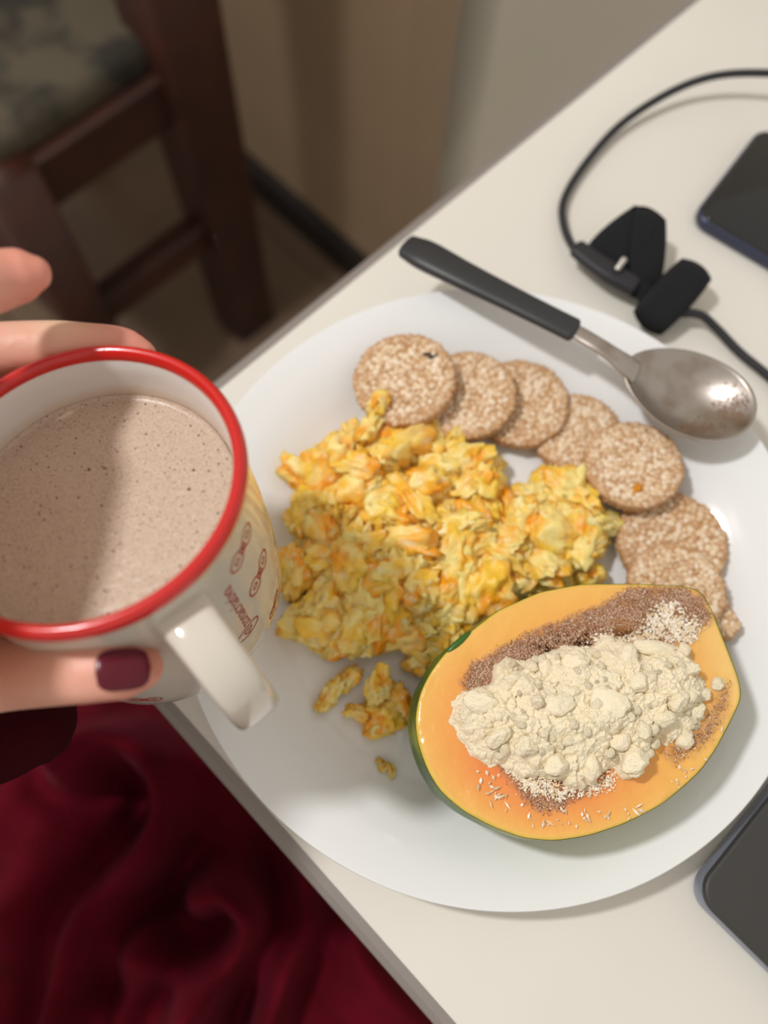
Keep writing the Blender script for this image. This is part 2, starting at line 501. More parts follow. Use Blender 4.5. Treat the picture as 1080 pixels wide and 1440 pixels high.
wob = 0.0022 * fbm(np.c_[np.cos(ang) * 2, np.sin(ang) * 2, ang * 0], 5) + 0.0006 * fbm(np.c_[np.cos(ang) * 14, np.sin(ang) * 14, ang * 0], 9)
st = np.clip((h - (0.0125 + wob)) / 0.006, 0, 1)[:, None]
mk('inner_wall', V, [f[::-1] for f in F], mt_inner, mug, col=np.array(lin(226, 224, 220)) * (1 - st) + np.array(lin(206, 186, 160)) * st)
rim = []
for k in range(25):
    a = 2 * math.pi * k / 24
    rim.append((0.0424 * RS + 0.0021 * math.cos(a), -0.0022 + 0.0030 * math.sin(a)))
V, F = lathe(rim[:-1], 160, RIMC, AX, closed=True)
mk('rim', V, F, mt_red, mug, label='red glazed rim')
# handle: strap swept in the plane through the axis
TH = -50.0
hp = [(0.0415, 0.0165), (0.0490, 0.0155), (0.0580, 0.0175), (0.0655, 0.0235), (0.0690, 0.032), (0.0685, 0.044), (0.0630, 0.055), (0.0530, 0.063), (0.0405, 0.0665)]
hp = catmull(np.array(hp), 40)
P = np.array([mp(TH, r, hh) for r, hh in hp])
side = -MU * math.sin(math.radians(TH)) + MV * math.cos(math.radians(TH))
V = []; n = 24; F = []
for i in range(len(P)):
    t = P[min(i + 1, len(P) - 1)] - P[max(i - 1, 0)]; t /= np.linalg.norm(t); nn = np.cross(t, side)
    wd = 0.0073 + 0.0010 * (abs(i / 39 - 0.5) * 2) ** 4
    for k in range(n):
        a = 2 * math.pi * k / n; ca, sa = math.cos(a), math.sin(a)
        V.append(P[i] + side * wd * math.copysign(abs(ca) ** 0.62, ca) + nn * 0.0043 * math.copysign(abs(sa) ** 0.62, sa))
for i in range(len(P) - 1):
    for k in range(n): F.append((i * n + k, i * n + (k + 1) % n, (i + 1) * n + (k + 1) % n, (i + 1) * n + k))
F += [tuple(range(n))[::-1], tuple((len(P) - 1) * n + k for k in range(n))]
mk('handle', V, F, mt_enamel, mug, label='wide strap handle')
# print: px -> (angle, depth) on the wall
def onmug(px, py):
    d = ray(px, py); best = None
    for t in np.linspace(0.18, 0.36, 1801):
        X = CAM + d * t; q = X - RIMC; hh = -(q @ AX)
        if hh < 0.003: continue
        rr = q + AX * hh; r = np.linalg.norm(rr)
        if r <= orad(hh) and hh < MH:
            return math.degrees(math.atan2(rr @ MV, rr @ MU)), hh, t
    return None
def wrap(pts2, th0, h0, lift=0.00012):
    """pts2: (s along axis upwards, t to the left around the wall) in metres"""
    out = []
    for s, t in pts2:
        hh = h0 - s; r = orad(hh); out.append(mp(th0 - math.degrees(t / r), r + lift, hh))
    return np.array(out)
def stroke2(P, wd, closed=False):
    P = np.asarray(P, float); n = len(P); V = []; F = []
    for i in range(n):
        a = P[(i - 1) % n] if closed else P[max(i - 1, 0)]; b = P[(i + 1) % n] if closed else P[min(i + 1, n - 1)]
        t = b - a; t /= np.linalg.norm(t) + 1e-12; q = np.array([-t[1], t[0]]) * wd / 2
        V += [P[i] + q, P[i] - q]
    for i in range(n if closed else n - 1):
        j = (i + 1) % n; F.append((2 * i, 2 * i + 1, 2 * j + 1, 2 * j))
    return V, F
tp = onmug(352, 872) or (-30, 0.05, 0)
tq = onmug(322, 834) or (-30, 0.02, 0)
cu = bpy.data.curves.new('lettering', 'FONT'); cu.body = 'zonacriativa'; cu.size = 0.0066; cu.resolution_u = 3
to = bpy.data.objects.new('tmp', cu); C.objects.link(to)
dg = bpy.context.evaluated_depsgraph_get(); dg.update()
tm = bpy.data.meshes.new_from_object(to.evaluated_get(dg))
bpy.data.objects.remove(to)
bm = bmesh.new(); bm.from_mesh(tm); bmesh.ops.triangulate(bm, faces=bm.faces)
tv = np.array([v.co[:2] for v in bm.verts]); tf = [tuple(v.index for v in f.verts) for f in bm.faces]; bm.free()
tlen = tv[:, 0].max(); L0 = 0.030
tv[:, 0] *= L0 / tlen
mk('lettering', wrap(tv, tp[0], tp[1]), tf, mt_print, mug, smooth=False, label='small red lettering running up the wall')
# round emblem with a heart before the word
el = [(-0.0042 + 0.0030 * math.cos(a), 0.0022 + 0.0052 * math.sin(a)) for a in np.linspace(0, 2 * math.pi, 32, endpoint=False)]
hs = [(-0.0042 + 0.00011 * (13 * math.cos(a) - 5 * math.cos(2 * a) - 2 * math.cos(3 * a) - math.cos(4 * a)), 0.0022 + 0.00011 * 16 * math.sin(a) ** 3) for a in np.linspace(0, 2 * math.pi, 28, endpoint=False)]
g1 = stroke2(el, 0.0006, True); g2 = stroke2(hs, 0.0005, True)
V2, F2 = join([(np.array(g1[0]), g1[1]), (np.array(g2[0]), g2[1])])
mk('emblem', wrap(V2, tp[0], tp[1]), F2, mt_print, mug, smooth=False)
def bow(px, py, ln, rot):
    q = onmug(px, py)
    if q is None: return
    Pp = []
    for a in np.linspace(0, 2 * math.pi, 60, endpoint=False):
        x = ln * math.cos(a) / (1 + math.sin(a) ** 2 * 0.7); y = ln * 0.95 * math.sin(a) * math.cos(a)
        Pp.append((x, y))
    k = [(0.22 * ln * math.cos(a), 0.22 * ln * math.sin(a)) for a in np.linspace(0, 2 * math.pi, 20, endpoint=False)]
    inn = []
    for sg in (1, -1):
        inn.append([(sg * ln * 0.55 + 0.16 * ln * math.cos(a), 0.14 * ln * math.sin(a)) for a in np.linspace(0, 2 * math.pi, 14, endpoint=False)])
    gs = [stroke2(np.array(Pp), 0.0006, True), stroke2(np.array(k), 0.0006, True)] + [stroke2(np.array(i_), 0.0005, True) for i_ in inn]
    V, F = join([(np.array(a), b) for a, b in gs])
    c, s = math.cos(rot), math.sin(rot); V = np.c_[V[:, 0] * c - V[:, 1] * s, V[:, 0] * s + V[:, 1] * c]
    mk('printed_ribbon', wrap(V, q[0], q[1]), F, mt_print, mug, smooth=False)
bow(341, 771, 0.0075, -1.35)
bow(365, 806, 0.0075, -1.35)
bow(203, 984, 0.0055, 1.4)
bow(386, 850, 0.005, -1.2)

# coffee
CFH = 0.0185
cr = 0.03875 * RS
V = []; F = []
NR, NA = 60, 160
for i in range(NR + 1):
    r = cr * i / NR
    for k in range(NA):
        V.append(mp(k * 360 / NA, r, CFH))
V = np.array(V)
rr = np.linalg.norm(V - (RIMC - AX * CFH), axis=1)
V += AX * (0.0009 * np.clip((rr / cr - 0.955) / 0.045, 0, 1) ** 2)[:, None] + AX * (0.00010 * noise(V * 700, 3))[:, None]
V2 = V - AX * 0.004
for i in range(NR):
    for k in range(NA):
        k2 = (k + 1) % NA; F.append((i * NA + k, i * NA + k2, (i + 1) * NA + k2, (i + 1) * NA + k))
cof = thing('coffee', 'foamy milky coffee filling the red-rimmed mug', 'drink', RIMC - AX * CFH)
mk('foam_surface', V, F, mt_coffee, cof)
parts = []
for i in range(150):
    a = rnd.uniform(0, 360); r = cr * 0.96 * math.sqrt(rnd.random()); s = rnd.choice([0.00018, 0.00022, 0.0003, 0.00038])
    if i < 4: s = 0.0006
    c = mp(a, r, CFH - 0.00002); v, f = ICO[1]
    parts.append((c + v * s * np.array([1, 1, 0.5]), f))
mk('bubbles', *join(parts), mt_bubble, cof, kind='stuff')

# ------------------------------------------------------------------ person: hand, robe
per = thing('person', 'person in a burgundy fleece robe holding the mug in the left hand, dark red nails', 'person', (-0.35, -0.25, FLOOR))
def surfd(px, py, r):
    q = onmug(px, py)
    return (q[2] if q else 0.25)
segs = []
def chain(pts, rad, n=40, **kw): segs.append(tube(np.array(pts), np.array(rad), 20, n, **kw))
# thumb along the near side, just below the rim
tip_d = surfd(190, 940, 0) - 0.0095
thumb_c = [pd(-210, 905, 0.236), pd(-120, 938, 0.236), pd(-40, 948, 0.237), pd(20, 947, surfd(60, 935, 0) - 0.0105), pd(95, 941, surfd(95, 941, 0) - 0.0100), pd(150, 939, surfd(150, 939, 0) - 0.0092), pd(186, 939, tip_d), pd(206, 939, tip_d + 0.0008)]
thumb_r = [0.019, 0.0155, 0.0126, 0.0112, 0.0102, 0.0094, 0.0086, 0.0062]
chain(thumb_c, thumb_r, up=(0, 0.3, 1), flat=0.86)
# middle finger wrapping the far side under the rim
def fing(spec, rad): chain([mp(t, r + (0.0022 if h_ > 0.013 else 0), h_) for t, r, h_ in spec], rad)
fing([(172, 0.083, -0.004), (150, 0.074, -0.001), (130, 0.0605, 0.003), (112, 0.0535, 0.005), (100, 0.0515, 0.007), (92, 0.0515, 0.0085), (86, 0.0510, 0.0095), (82, 0.0505, 0.0105)],
     [0.0105, 0.0095, 0.0088, 0.0080, 0.0074, 0.0069, 0.0062, 0.0046])
fing([(176, 0.081, 0.016), (152, 0.069, 0.020), (128, 0.0575, 0.023), (108, 0.0505, 0.026), (90, 0.0495, 0.028), (78, 0.0492, 0.030), (70, 0.0490, 0.031)],
     [0.0105, 0.0096, 0.0088, 0.0078, 0.0073, 0.0066, 0.0046])
fing([(180, 0.079, 0.037), (156, 0.067, 0.040), (136, 0.056, 0.043), (118, 0.0485, 0.045), (104, 0.0475, 0.047), (96, 0.0475, 0.048)],
     [0.0095, 0.0086, 0.0078, 0.0070, 0.0064, 0.0044])
# unseen web shaped to shade the coffee, then the lifted index finger
WEB = [(-0.118, 0.006, 0.150), (-0.122, 0.024, 0.180), (-0.124, 0.048, 0.200), (-0.124, 0.076, 0.206), (-0.119, 0.102, 0.196)]
chain(WEB, [0.014, 0.014, 0.0135, 0.0135, 0.0125], 24)
for q_ in WEB[1:]: chain([q_, np.array(q_) + np.array([-0.016, 0.0, -0.035]), np.array(q_) + np.array([-0.024, 0.0, -0.075])], [0.0125, 0.0135, 0.0135], 12)  # hand mass added out of view to fill out the coffee's shadow
chain([np.array(WEB[4]) + np.array([0.002, -0.004, -0.006]), np.array(WEB[4]) + np.array([-0.004, 0.004, -0.028]), mp(172, 0.083, -0.004)], [0.0135, 0.0135, 0.0125], 16)  # unseen filler added to close a lit gap in the coffee's shadow
chain([WEB[4], pd(-120, 440, 0.202), pd(-50, 410, 0.213), pd(10, 391, 0.223), pd(38, 386, 0.224), pd(50, 384, 0.2245)],
      [0.0112, 0.0096, 0.0086, 0.0079, 0.0070, 0.0050])
# palm and back of the hand, wrist and forearm
for a0, a1, r0, r1 in (((172, 0.082, -0.012), (205, 0.092, -0.010), 0.0125, 0.0145), ((172, 0.082, 0.004), (205, 0.094, 0.006), 0.0125, 0.0145),
                       ((176, 0.081, 0.020), (206, 0.094, 0.022), 0.012, 0.014), ((180, 0.079, 0.038), (206, 0.092, 0.036), 0.011, 0.013)):
    chain([mp(*a0), (mp(*a0) + mp(*a1)) / 2 + np.array([-0.002, 0, 0]), mp(*a1), mp(222, 0.108, (a1[2] + 0.014) / 2)], [r0, (r0 + r1) / 2, r1, 0.018], 20)
chain([pd(-120, 938, 0.237), mp(214, 0.086, -0.006), mp(196, 0.078, -0.014), mp(180, 0.080, -0.014)], [0.0150, 0.0135, 0.0115, 0.0105], 24)
wr0 = mp(212, 0.100, 0.010); wr1 = np.array([-0.225, -0.030, 0.085]); wr2 = np.array([-0.285, -0.12, 0.03])
chain([wr0, (wr0 * 0.5 + wr1 * 0.5), wr1, wr2], [0.024, 0.0245, 0.0235, 0.029], 30, flat=1.15)
V, F = join(segs)
me = bpy.data.meshes.new('handraw'); me.from_pydata(V.tolist(), [], F); me.update()
ho = bpy.data.objects.new('handraw', me); C.objects.link(ho)
rm = ho.modifiers.new('r', 'REMESH'); rm.mode = 'VOXEL'; rm.voxel_size = 0.0012
sm = ho.modifiers.new('s', 'SMOOTH'); sm.iterations = 9; sm.factor = 0.5
dg = bpy.context.evaluated_depsgraph_get(); dg.update()
hm = bpy.data.meshes.new_from_object(ho.evaluated_get(dg)); bpy.data.objects.remove(ho)
HV = np.zeros(len(hm.vertices) * 3); hm.vertices.foreach_get('co', HV); HV = HV.reshape(-1, 3)
HF = [tuple(p.vertices) for p in hm.polygons]
# knuckle creases on the thumb joint and colour zones
TJ = pd(18, 947, 0.232)
for off in (-0.0035, 0.0, 0.003):
    ax_ = (thumb_c[4] - thumb_c[2]); ax_ /= np.linalg.norm(ax_)
    s_ = (HV - TJ) @ ax_ - off + 0.0012 * np.sin((HV[:, 1]) * 700)
    near = np.exp(-(np.linalg.norm(HV - TJ, axis=1) / 0.014) ** 4)
    HV[:, 2] -= 0.00035 * np.exp(-(s_ / 0.0006) ** 2) * near
base = np.array(lin(226, 172, 150)); red = np.array(lin(220, 138, 122)); pale = np.array(lin(236, 204, 172))
tipd = np.minimum.reduce([np.linalg.norm(HV - q, axis=1) for q in (thumb_c[-1], mp(82, 0.0505, 0.0105), pd(45, 385, 0.2245))])
fr = np.clip(1 - tipd / 0.024, 0, 1)[:, None] ** 0.8
n1 = (0.5 + 0.5 * fbm(HV * 90, 21, 3))[:, None]
hc = base * (1 - fr) + red * fr
hc = hc * (1 - 0.25 * n1) + (pale * 0.6 + red * 0.4) * 0.25 * n1
kp = np.exp(-(np.linalg.norm(HV - mp(108, 0.057, 0.0), axis=1) / 0.008) ** 2)[:, None]
hc = hc * (1 - 0.6 * kp) + pale * 0.6 * kp
mk('hand', HV, HF, mt_skin, per, col=hc)
def nail(name, c, t, nrm, ln, wd, mat, th=0.0012, arch=0.5):
    t = t / np.linalg.norm(t); s = np.cross(nrm, t); s /= np.linalg.norm(s); nrm = np.cross(t, s)
    V = []; F = []; nu, nv = 24, 18
    for i in range(nu + 1):
        u = -1 + 2 * i / nu
        for j in range(nv + 1):
            v = -1 + 2 * j / nv
            # squarish rounded outline
            e = (1 - abs(u) ** 3.2) ** (1 / 3.2) if abs(u) < 1 else 0
            vv = v * max(e, 0.02)
            V.append(c + t * u * ln / 2 + s * vv * wd / 2 - nrm * (arch * wd * 0.5 * (vv * vv) * 0.62 + 0.0008 * u * u) + nrm * 0.0005 * (1 - max(abs(u), abs(v)) ** 6))
    for i in range(nu):
        for j in range(nv):
            a = i * (nv + 1) + j; F.append((a, a + 1, a + nv + 2, a + nv + 1))
    V = np.array(V); n = len(V)
    V2 = V - nrm * th
    F2 = [tuple(x + n for x in f[::-1]) for f in F]
    mk(name, np.vstack([V, V2]), F + F2, mat, per)
def hit(px, py):                                     # nearest hand vertex seen through a pixel
    d = ray(px, py); d /= np.linalg.norm(d); q = HV - CAM; t = q @ d; e = np.linalg.norm(q - t[:, None] * d, axis=1)
    ok = e < 0.0016
    return CAM + d * t[ok].min()
c0 = hit(174, 941); ta = hit(196, 938) - hit(150, 942)
nn = hit(174, 918) - hit(174, 962); nn = np.cross(ta, nn); nn /= np.linalg.norm(nn)
if nn @ (CAM - c0) < 0: nn = -nn
nail('thumb_nail', c0 + nn * 0.0004, ta, nn, 0.0142, 0.0112, mt_nail)
mtip = mp(84, 0.0505, 0.0105); mdir = mp(80, 0.0505, 0.011) - mp(94, 0.0515, 0.0085)
mo = mtip - (RIMC - AX * 0.0125); mo -= AX * (mo @ AX); mo /= np.linalg.norm(mo)
nu_ = mo * 0.97 + AX * 0.25; nu_ /= np.linalg.norm(nu_)
nail('finger_nail', mp(87, 0.0510, 0.0100) + nu_ * 0.0062, mdir, nu_, 0.0095, 0.0075, mt_nail)

# robe over the lap
xs = np.linspace(-0.62, 0.40, 430); ys = np.linspace(-0.52, 0.22, 320)
X, Y = np.meshgrid(xs, ys, indexing='ij')
d_edge = X * E1[0] + Y * E1[1] - ED1                 # negative outside the table
Z = -0.150 - 0.05 * np.clip(d_edge / 0.05 + 1, 0, 3) ** 1.2 - 0.12 * np.clip((Y - 0.02) / 0.2, 0, 2) + 0.012 * fbm(np.c_[X.ravel() * 14, Y.ravel() * 14], 31, 3).reshape(X.shape)
folds = [([(118, 1075), (150, 1045), (195, 1050), (228, 1100), (222, 1180), (175, 1240), (130, 1290), (105, 1360), (85, 1460)], 0.024, 0.0095),
         ([(95, 1130), (60, 1200), (20, 1290)], 0.016, 0.020),
         ([(290, 1262), (325, 1250), (358, 1290), (335, 1345), (295, 1400), (262, 1470)], 0.026, 0.010),
         ([(425, 1190), (432, 1290), (400, 1365), (365, 1460)], 0.020, 0.009),
         ([(215, 1325), (270, 1385), (250, 1450)], 0.020, 0.012),
         ([(500, 1320), (535, 1375), (600, 1440)], 0.016, 0.012),
         ([(130, 1020), (200, 1020), (280, 1070)], 0.016, 0.016),
         ([(0, 1150), (60, 1085), (120, 1060)], 0.018, 0.018),
         ([(170, 1440), (190, 1380), (160, 1330)], 0.010, 0.012)]
for pts, am, wd in folds:
    pp = pxpoly(pts, -0.15); pp = catmull(pp, 24)
    d = polydist(X, Y, pp, False)
    Z += am * 1.5 * np.exp(-(d / wd) ** 2) - am * 0.5 * np.exp(-((d - wd * 2.2) / (wd * 0.9)) ** 2)
Z = np.minimum(Z, np.where(d_edge > -0.014, -0.045, 0.0))
V = np.c_[X.ravel(), Y.ravel(), Z.ravel()]
nx, ny = X.shape
F = [(i * ny + j, (i + 1) * ny + j, (i + 1) * ny + j + 1, i * ny + j + 1) for i in range(nx - 1) for j in range(ny - 1) if d_edge[i, j] < 0.02]
# skirts so the cloth has a body below
mk('robe', V, F, mt_robe, per)
sl = [pd(45, 1012, 0.300), pd(-10, 1020, 0.302), pd(-120, 1030, 0.31), wr1 * 0.6 + wr2 * 0.4 + np.array([0, 0, -0.004]), wr2 + np.array([-0.05, -0.08, -0.03])]
mk('sleeve', *tube(np.array(sl), np.array([0.017, 0.022, 0.030, 0.038, 0.046]), 24, 40), mt_sleeve_shaded, per)

# ------------------------------------------------------------------ rice cakes
def rice_cake(px, py, R, z, tilt, tdir, label, seed, broken=False, tone=1.0):
    """tilt degrees, the side in world direction tdir (degrees) is raised"""
    c = at(px, py, z); r_ = random.Random(seed)
    t = thing('rice_cake', label, 'rice cake', c, 'puffed rice cakes along the plate edge')
    ad = math.radians(tdir)
    axr = (math.sin(ad), -math.cos(ad), 0)
    Rm = rotm(axr, -math.radians(tilt)) if False else rotm((-math.sin(ad), math.cos(ad), 0), -math.radians(tilt))
    th = 0.0062
    n = 72; ang = np.linspace(0, 2 * math.pi, n, endpoint=False)
    rw = R * (1 + 0.018 * noise(np.c_[np.cos(ang) * 4, np.sin(ang) * 4, ang * 0 + seed], seed))
    if broken: rw = rw * (1 - 0.35 * np.clip(np.sin(ang * 2 + 1.0), 0, 1) - 0.12 * noise(np.c_[np.cos(ang) * 3, np.sin(ang) * 3, ang * 0], seed + 3))
    poly = np.c_[np.cos(ang) * rw, np.sin(ang) * rw]
    v, f = prism(poly, -th / 2, th / 2 - 0.0006, 0.0012, 3)
    mk('cake_body', c + np.asarray(v) @ Rm.T, f, mt_cake, t)
    parts = []; cols = []
    iv, iff = ICO[2]
    A0 = np.array(lin(222, 190, 150)); A1 = np.array(lin(243, 226, 200)); A2 = np.array(lin(190, 142, 96))
    pts = []
    tries = 0
    while len(pts) < 230 and tries < 6000:
        tries += 1
        a = r_.uniform(0, 2 * math.pi); q = math.sqrt(r_.random())
        lim = np.interp(a, ang, rw, period=2 * math.pi) - 0.0008
        x, y = q * lim * math.cos(a), q * lim * math.sin(a)
        if all((x - u) ** 2 + (y - w2) ** 2 > (0.00190) ** 2 for u, w2 in pts): pts.append((x, y))
    for x, y in pts:
        s = r_.uniform(0.00125, 0.00205); q = math.hypot(x, y) / R
        sc = np.array([s * r_.uniform(0.9, 1.2), s * r_.uniform(0.8, 1.0), s * r_.uniform(0.6, 0.85)])
        Rz = rotm((0, 0, 1), r_.uniform(0, 6.28)) @ rotm((1, 0, 0), r_.uniform(-0.4, 0.4))
        g = iv * (1 + 0.22 * noise(iv * 2.1 + r_.random() * 50, 5))[:, None] * sc
        zc = th / 2 - 0.0007 - 0.0012 * max(0, q - 0.85) / 0.15 + r_.uniform(-0.0003, 0.0003)
        parts.append((c + (g @ Rz.T + np.array([x, y, zc])) @ Rm.T, iff))
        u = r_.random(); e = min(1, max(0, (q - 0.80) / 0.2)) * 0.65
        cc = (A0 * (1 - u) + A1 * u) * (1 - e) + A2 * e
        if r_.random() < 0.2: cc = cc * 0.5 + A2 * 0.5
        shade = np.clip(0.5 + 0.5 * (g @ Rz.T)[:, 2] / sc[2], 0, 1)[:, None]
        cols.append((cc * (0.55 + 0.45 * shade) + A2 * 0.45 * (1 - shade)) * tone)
    k = 0
    for lev in (-0.0018, 0.0, 0.0015):
        for i in range(44):
            a = 2 * math.pi * (i + 0.5 * k) / 44 + r_.uniform(-0.03, 0.03)
            lim = np.interp(a % (2 * math.pi), ang, rw, period=2 * math.pi) - 0.0006
            s = r_.uniform(0.0010, 0.0015)
            g = ICO[1][0] * s * np.array([1.2, 0.9, 0.9])
            parts.append((c + (g + np.array([lim * math.cos(a), lim * math.sin(a), lev])) @ Rm.T, ICO[1][1]))
            cols.append(np.tile((A2 * 0.8 + A0 * 0.2) * tone * r_.uniform(0.85, 1.15), (len(g), 1)))
        k += 1
    V, F = join(parts)
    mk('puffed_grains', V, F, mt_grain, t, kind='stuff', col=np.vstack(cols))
    return t
z0 = 0.006
rc1 = rice_cake(569, 535, 0.0228, 0.0265, 9, 0, 'speckled rice cake with a dark grain, uppermost of the three overlapping at the top left', 1)
rc2 = rice_cake(656, 557, 0.0222, 0.0190, 9, -10, 'middle rice cake of the three overlapping below the spoon handle', 2)
rc3 = rice_cake(731, 568, 0.0222, 0.0130, 5, -20, 'rice cake under the others, right end of the overlapping three', 3)
rc4 = rice_cake(812, 612, 0.0205, 0.0105, 3, -60, 'pale rice cake half hidden left of the one below the spoon bowl', 4, tone=1.0)
rc5 = rice_cake(890, 655, 0.0215, 0.0200, 7, -60, 'rice cake with an orange egg speck, directly below the spoon bowl', 5)
rc6 = rice_cake(944, 764, 0.0238, 0.0125, 4, -70, 'wide rice cake above the papaya tip with a smaller one lying on it', 6)
rc7 = rice_cake(950, 828, 0.0200, 0.0210, 8, -80, 'smaller rice cake on top of another, partly behind the papaya', 7)
rc8 = rice_cake(1002, 866, 0.0115, 0.0150, 10, -60, 'broken rice cake piece poking out right of the papaya tip', 8, broken=True)

# ------------------------------------------------------------------ scrambled eggs
YEL = np.array(lin(251, 203, 66)); ORA = np.array(lin(249, 163, 18)); CRM = np.array(lin(252, 228, 146)); PAL = np.array(lin(252, 240, 208))
def curd_shape(seed, sub=4):
    v, f = ICO[sub]; r_ = random.Random(seed); o = np.array([r_.uniform(0, 90) for _ in range(3)])
    d1 = fbm(v * 1.15 + o, seed, 2); d2 = 1 - np.abs(fbm(v * 1.7 + o * 2, seed + 9, 2)) * 3.4; d3 = fbm(v * 5.0 + o, seed + 4, 3)
    r = 1 + 0.50 * d1 + 0.30 * d2 + 0.26 * d3 - 0.05
    P = v * np.maximum(r, 0.25)[:, None]
    # bend and flatten into a folded sheet like piece
    P[:, 2] *= r_.uniform(0.6, 0.8)
    k = r_.uniform(0.1, 0.4)
    P[:, 2] += k * (P[:, 0] ** 2 - 0.5) * r_.choice([1, -1])
    P *= np.array([r_.uniform(1.0, 1.25), r_.uniform(0.8, 1.05), 1])
    return P, f, v, d2, d3
def curd_cols(P, v, d2, d3, seed, bias):
    a = 0.4 + 1.5 * fbm(P * 0.85 + seed * 3.1, seed + 50, 2) + bias
    b = 0.5 + 1.3 * fbm(P * 1.6 + seed, seed + 60, 4)
    a = np.clip(a, 0, 1)[:, None]; b = np.clip(b, 0, 1)[:, None]
    c = YEL * (1 - a) + ORA * a
    w1 = np.clip(b * 1.5 - 0.45 - bias * 0.6, 0, 1)
    c = c * (1 - w1) + CRM * w1
    w2 = np.clip(noise(P * 3.5 + 7, seed + 70) * 2 - 0.75, 0, 1)[:, None] * 0.7
    return c * (1 - w2) + PAL * w2
NB = 16
curd_me = []
for i in range(NB):
    P, f, v, d2, d3 = curd_shape(100 + i)
    bias = [-0.45, -0.3, -0.15, 0.0, -0.35, 0.15, -0.5, 0.42][i % 8]
    me = bpy.data.meshes.new('curd'); me.from_pydata(P.tolist(), [], f); me.update()
    me.polygons.foreach_set('use_smooth', [True] * len(f))
    ca = me.color_attributes.new('tint', 'FLOAT_COLOR', 'POINT')
    cc = np.ones((len(P), 4)); cc[:, :3] = curd_cols(P, v, d2, d3, i, bias); ca.data.foreach_set('color', cc.ravel())
    # bake to real size: 10 mm half size so that object scales stay near one
    me.vertices.foreach_set('co', (P * 0.0085).ravel()); me.update()
    me.materials.append(mt_egg); curd_me.append(me)
def put_curd(parent, x, y, z, s, seed, me=None, rz=None, tl=0.5):
    r_ = random.Random(seed * 31 + 5)
    o = bpy.data.objects.new('curd', me or curd_me[r_.randrange(NB)]); C.objects.link(o)
    o.parent = parent
    pl_ = np.array(wloc(parent))
    o.location = Vector((float(x - pl_[0]), float(y - pl_[1]), float(z - pl_[2])))
    o.rotation_euler = (r_.uniform(-tl, tl), r_.uniform(-tl, tl), rz if rz is not None else r_.uniform(0, 6.28))
    o.scale = (s * r_.uniform(0.9, 1.25), s * r_.uniform(0.75, 1.0), s * r_.uniform(0.8, 1.1))
    L_ = np.array([v_.co[:] for v_ in list(o.data.vertices)[::5]]) * np.array(o.scale)
    W2 = L_ @ np.array(o.rotation_euler.to_matrix()).T + np.array([x, y, z])
    pen = float((plz(W2[:, 0], W2[:, 1]) + 0.0004 - W2[:, 2]).max())
    if pen > 0: o.location.z += min(pen, 0.006)
    return o
eggpx = [(398, 655), (450, 642), (470, 612), (512, 585), (530, 560), (550, 590), (600, 592), (640, 622), (690, 640), (700, 668), (716, 690), (738, 680), (745, 650), (790, 665), (828, 690), (858, 738), (845, 785), (838, 822),
         (770, 830), (700, 862), (645, 905), (600, 950), (560, 905), (520, 915), (470, 925), (400, 895), (405, 855), (440, 835), (405, 820), (398, 740), (420, 715)]
ep = pxpoly(eggpx, 0.014)
ec = ep.mean(0)
eggs = thing('scrambled_eggs', 'heap of yellow and orange scrambled egg curds in the middle of the plate', 'eggs', (ec[0], ec[1], 0.006))
cnt = 0; placed = []
gx, gy = np.meshgrid(np.linspace(ep[:, 0].min(), ep[:, 0].max(), 150), np.linspace(ep[:, 1].min(), ep[:, 1].max(), 150), indexing='ij')
gp = np.c_[gx.ravel(), gy.ravel()]
gd = polydist(gx, gy, ep) * np.where(inpoly(gx, gy, ep), 1, -1) - 0.003 + 0.003 * fbm(gp * 160, 14, 3).reshape(gx.shape)
gz = plz(gx, gy) + np.clip(gd, 0, 0.018) * 0.42 + np.clip(gd * 2, 0, 0.003) + np.where(gd > 0, 0.0025, 0) * fbm(gp * 220, 15, 3).reshape(gx.shape)
gk = (gd[:-1, :-1] > 0) | (gd[1:, 1:] > 0)
gF = [(i * 150 + j, (i + 1) * 150 + j, (i + 1) * 150 + j + 1, i * 150 + j + 1) for i, j in zip(*np.nonzero(gk))]
gu = np.unique(np.array(gF).ravel()); gm = -np.ones(22500, int); gm[gu] = np.arange(len(gu))
gV = np.c_[gp, gz.ravel()]
ga = np.clip(0.5 + fbm(gp * 200, 16, 3), 0, 1)[:, None]
mk('small_crumbs', gV[gu], gm[np.array(gF)], mt_egg, eggs, kind='stuff', col=(YEL * (1 - ga) + CRM * ga)[gu])
bx0, by0 = ep.min(0); bx1, by1 = ep.max(0)
tries = 0
while cnt < 290 and tries < 20000:
    tries += 1
    x = rnd.uniform(bx0, bx1); y = rnd.uniform(by0, by1)
    if not inpoly(np.array([x]), np.array([y]), ep)[0]: continue
    dd = float(polydist(np.array([x]), np.array([y]), ep)[0])
    layer = 0 if cnt < 95 else (1 if cnt < 210 else 2)
    s = rnd.uniform(0.7, 1.2) if layer == 0 else rnd.uniform(0.5, 1.35)
    if layer == 2: s = rnd.uniform(0.2, 0.5)
    if dd < 0.0045 * s + 0.001: continue
    if any((x - a) ** 2 + (y - b) ** 2 < (0.0062 * (s + t_) / 2) ** 2 and l_ == layer for a, b, t_, l_ in placed): continue
    z = float(plz(x, y)) + 0.0052 * s + (0 if layer == 0 else min(dd, 0.022) * (0.34 if layer == 1 else 0.56) + 0.0022)
    put_curd(eggs, x, y, z, s, cnt, tl=0.35 if layer == 0 else 0.8)
    placed.append((x, y, s, layer)); cnt += 1
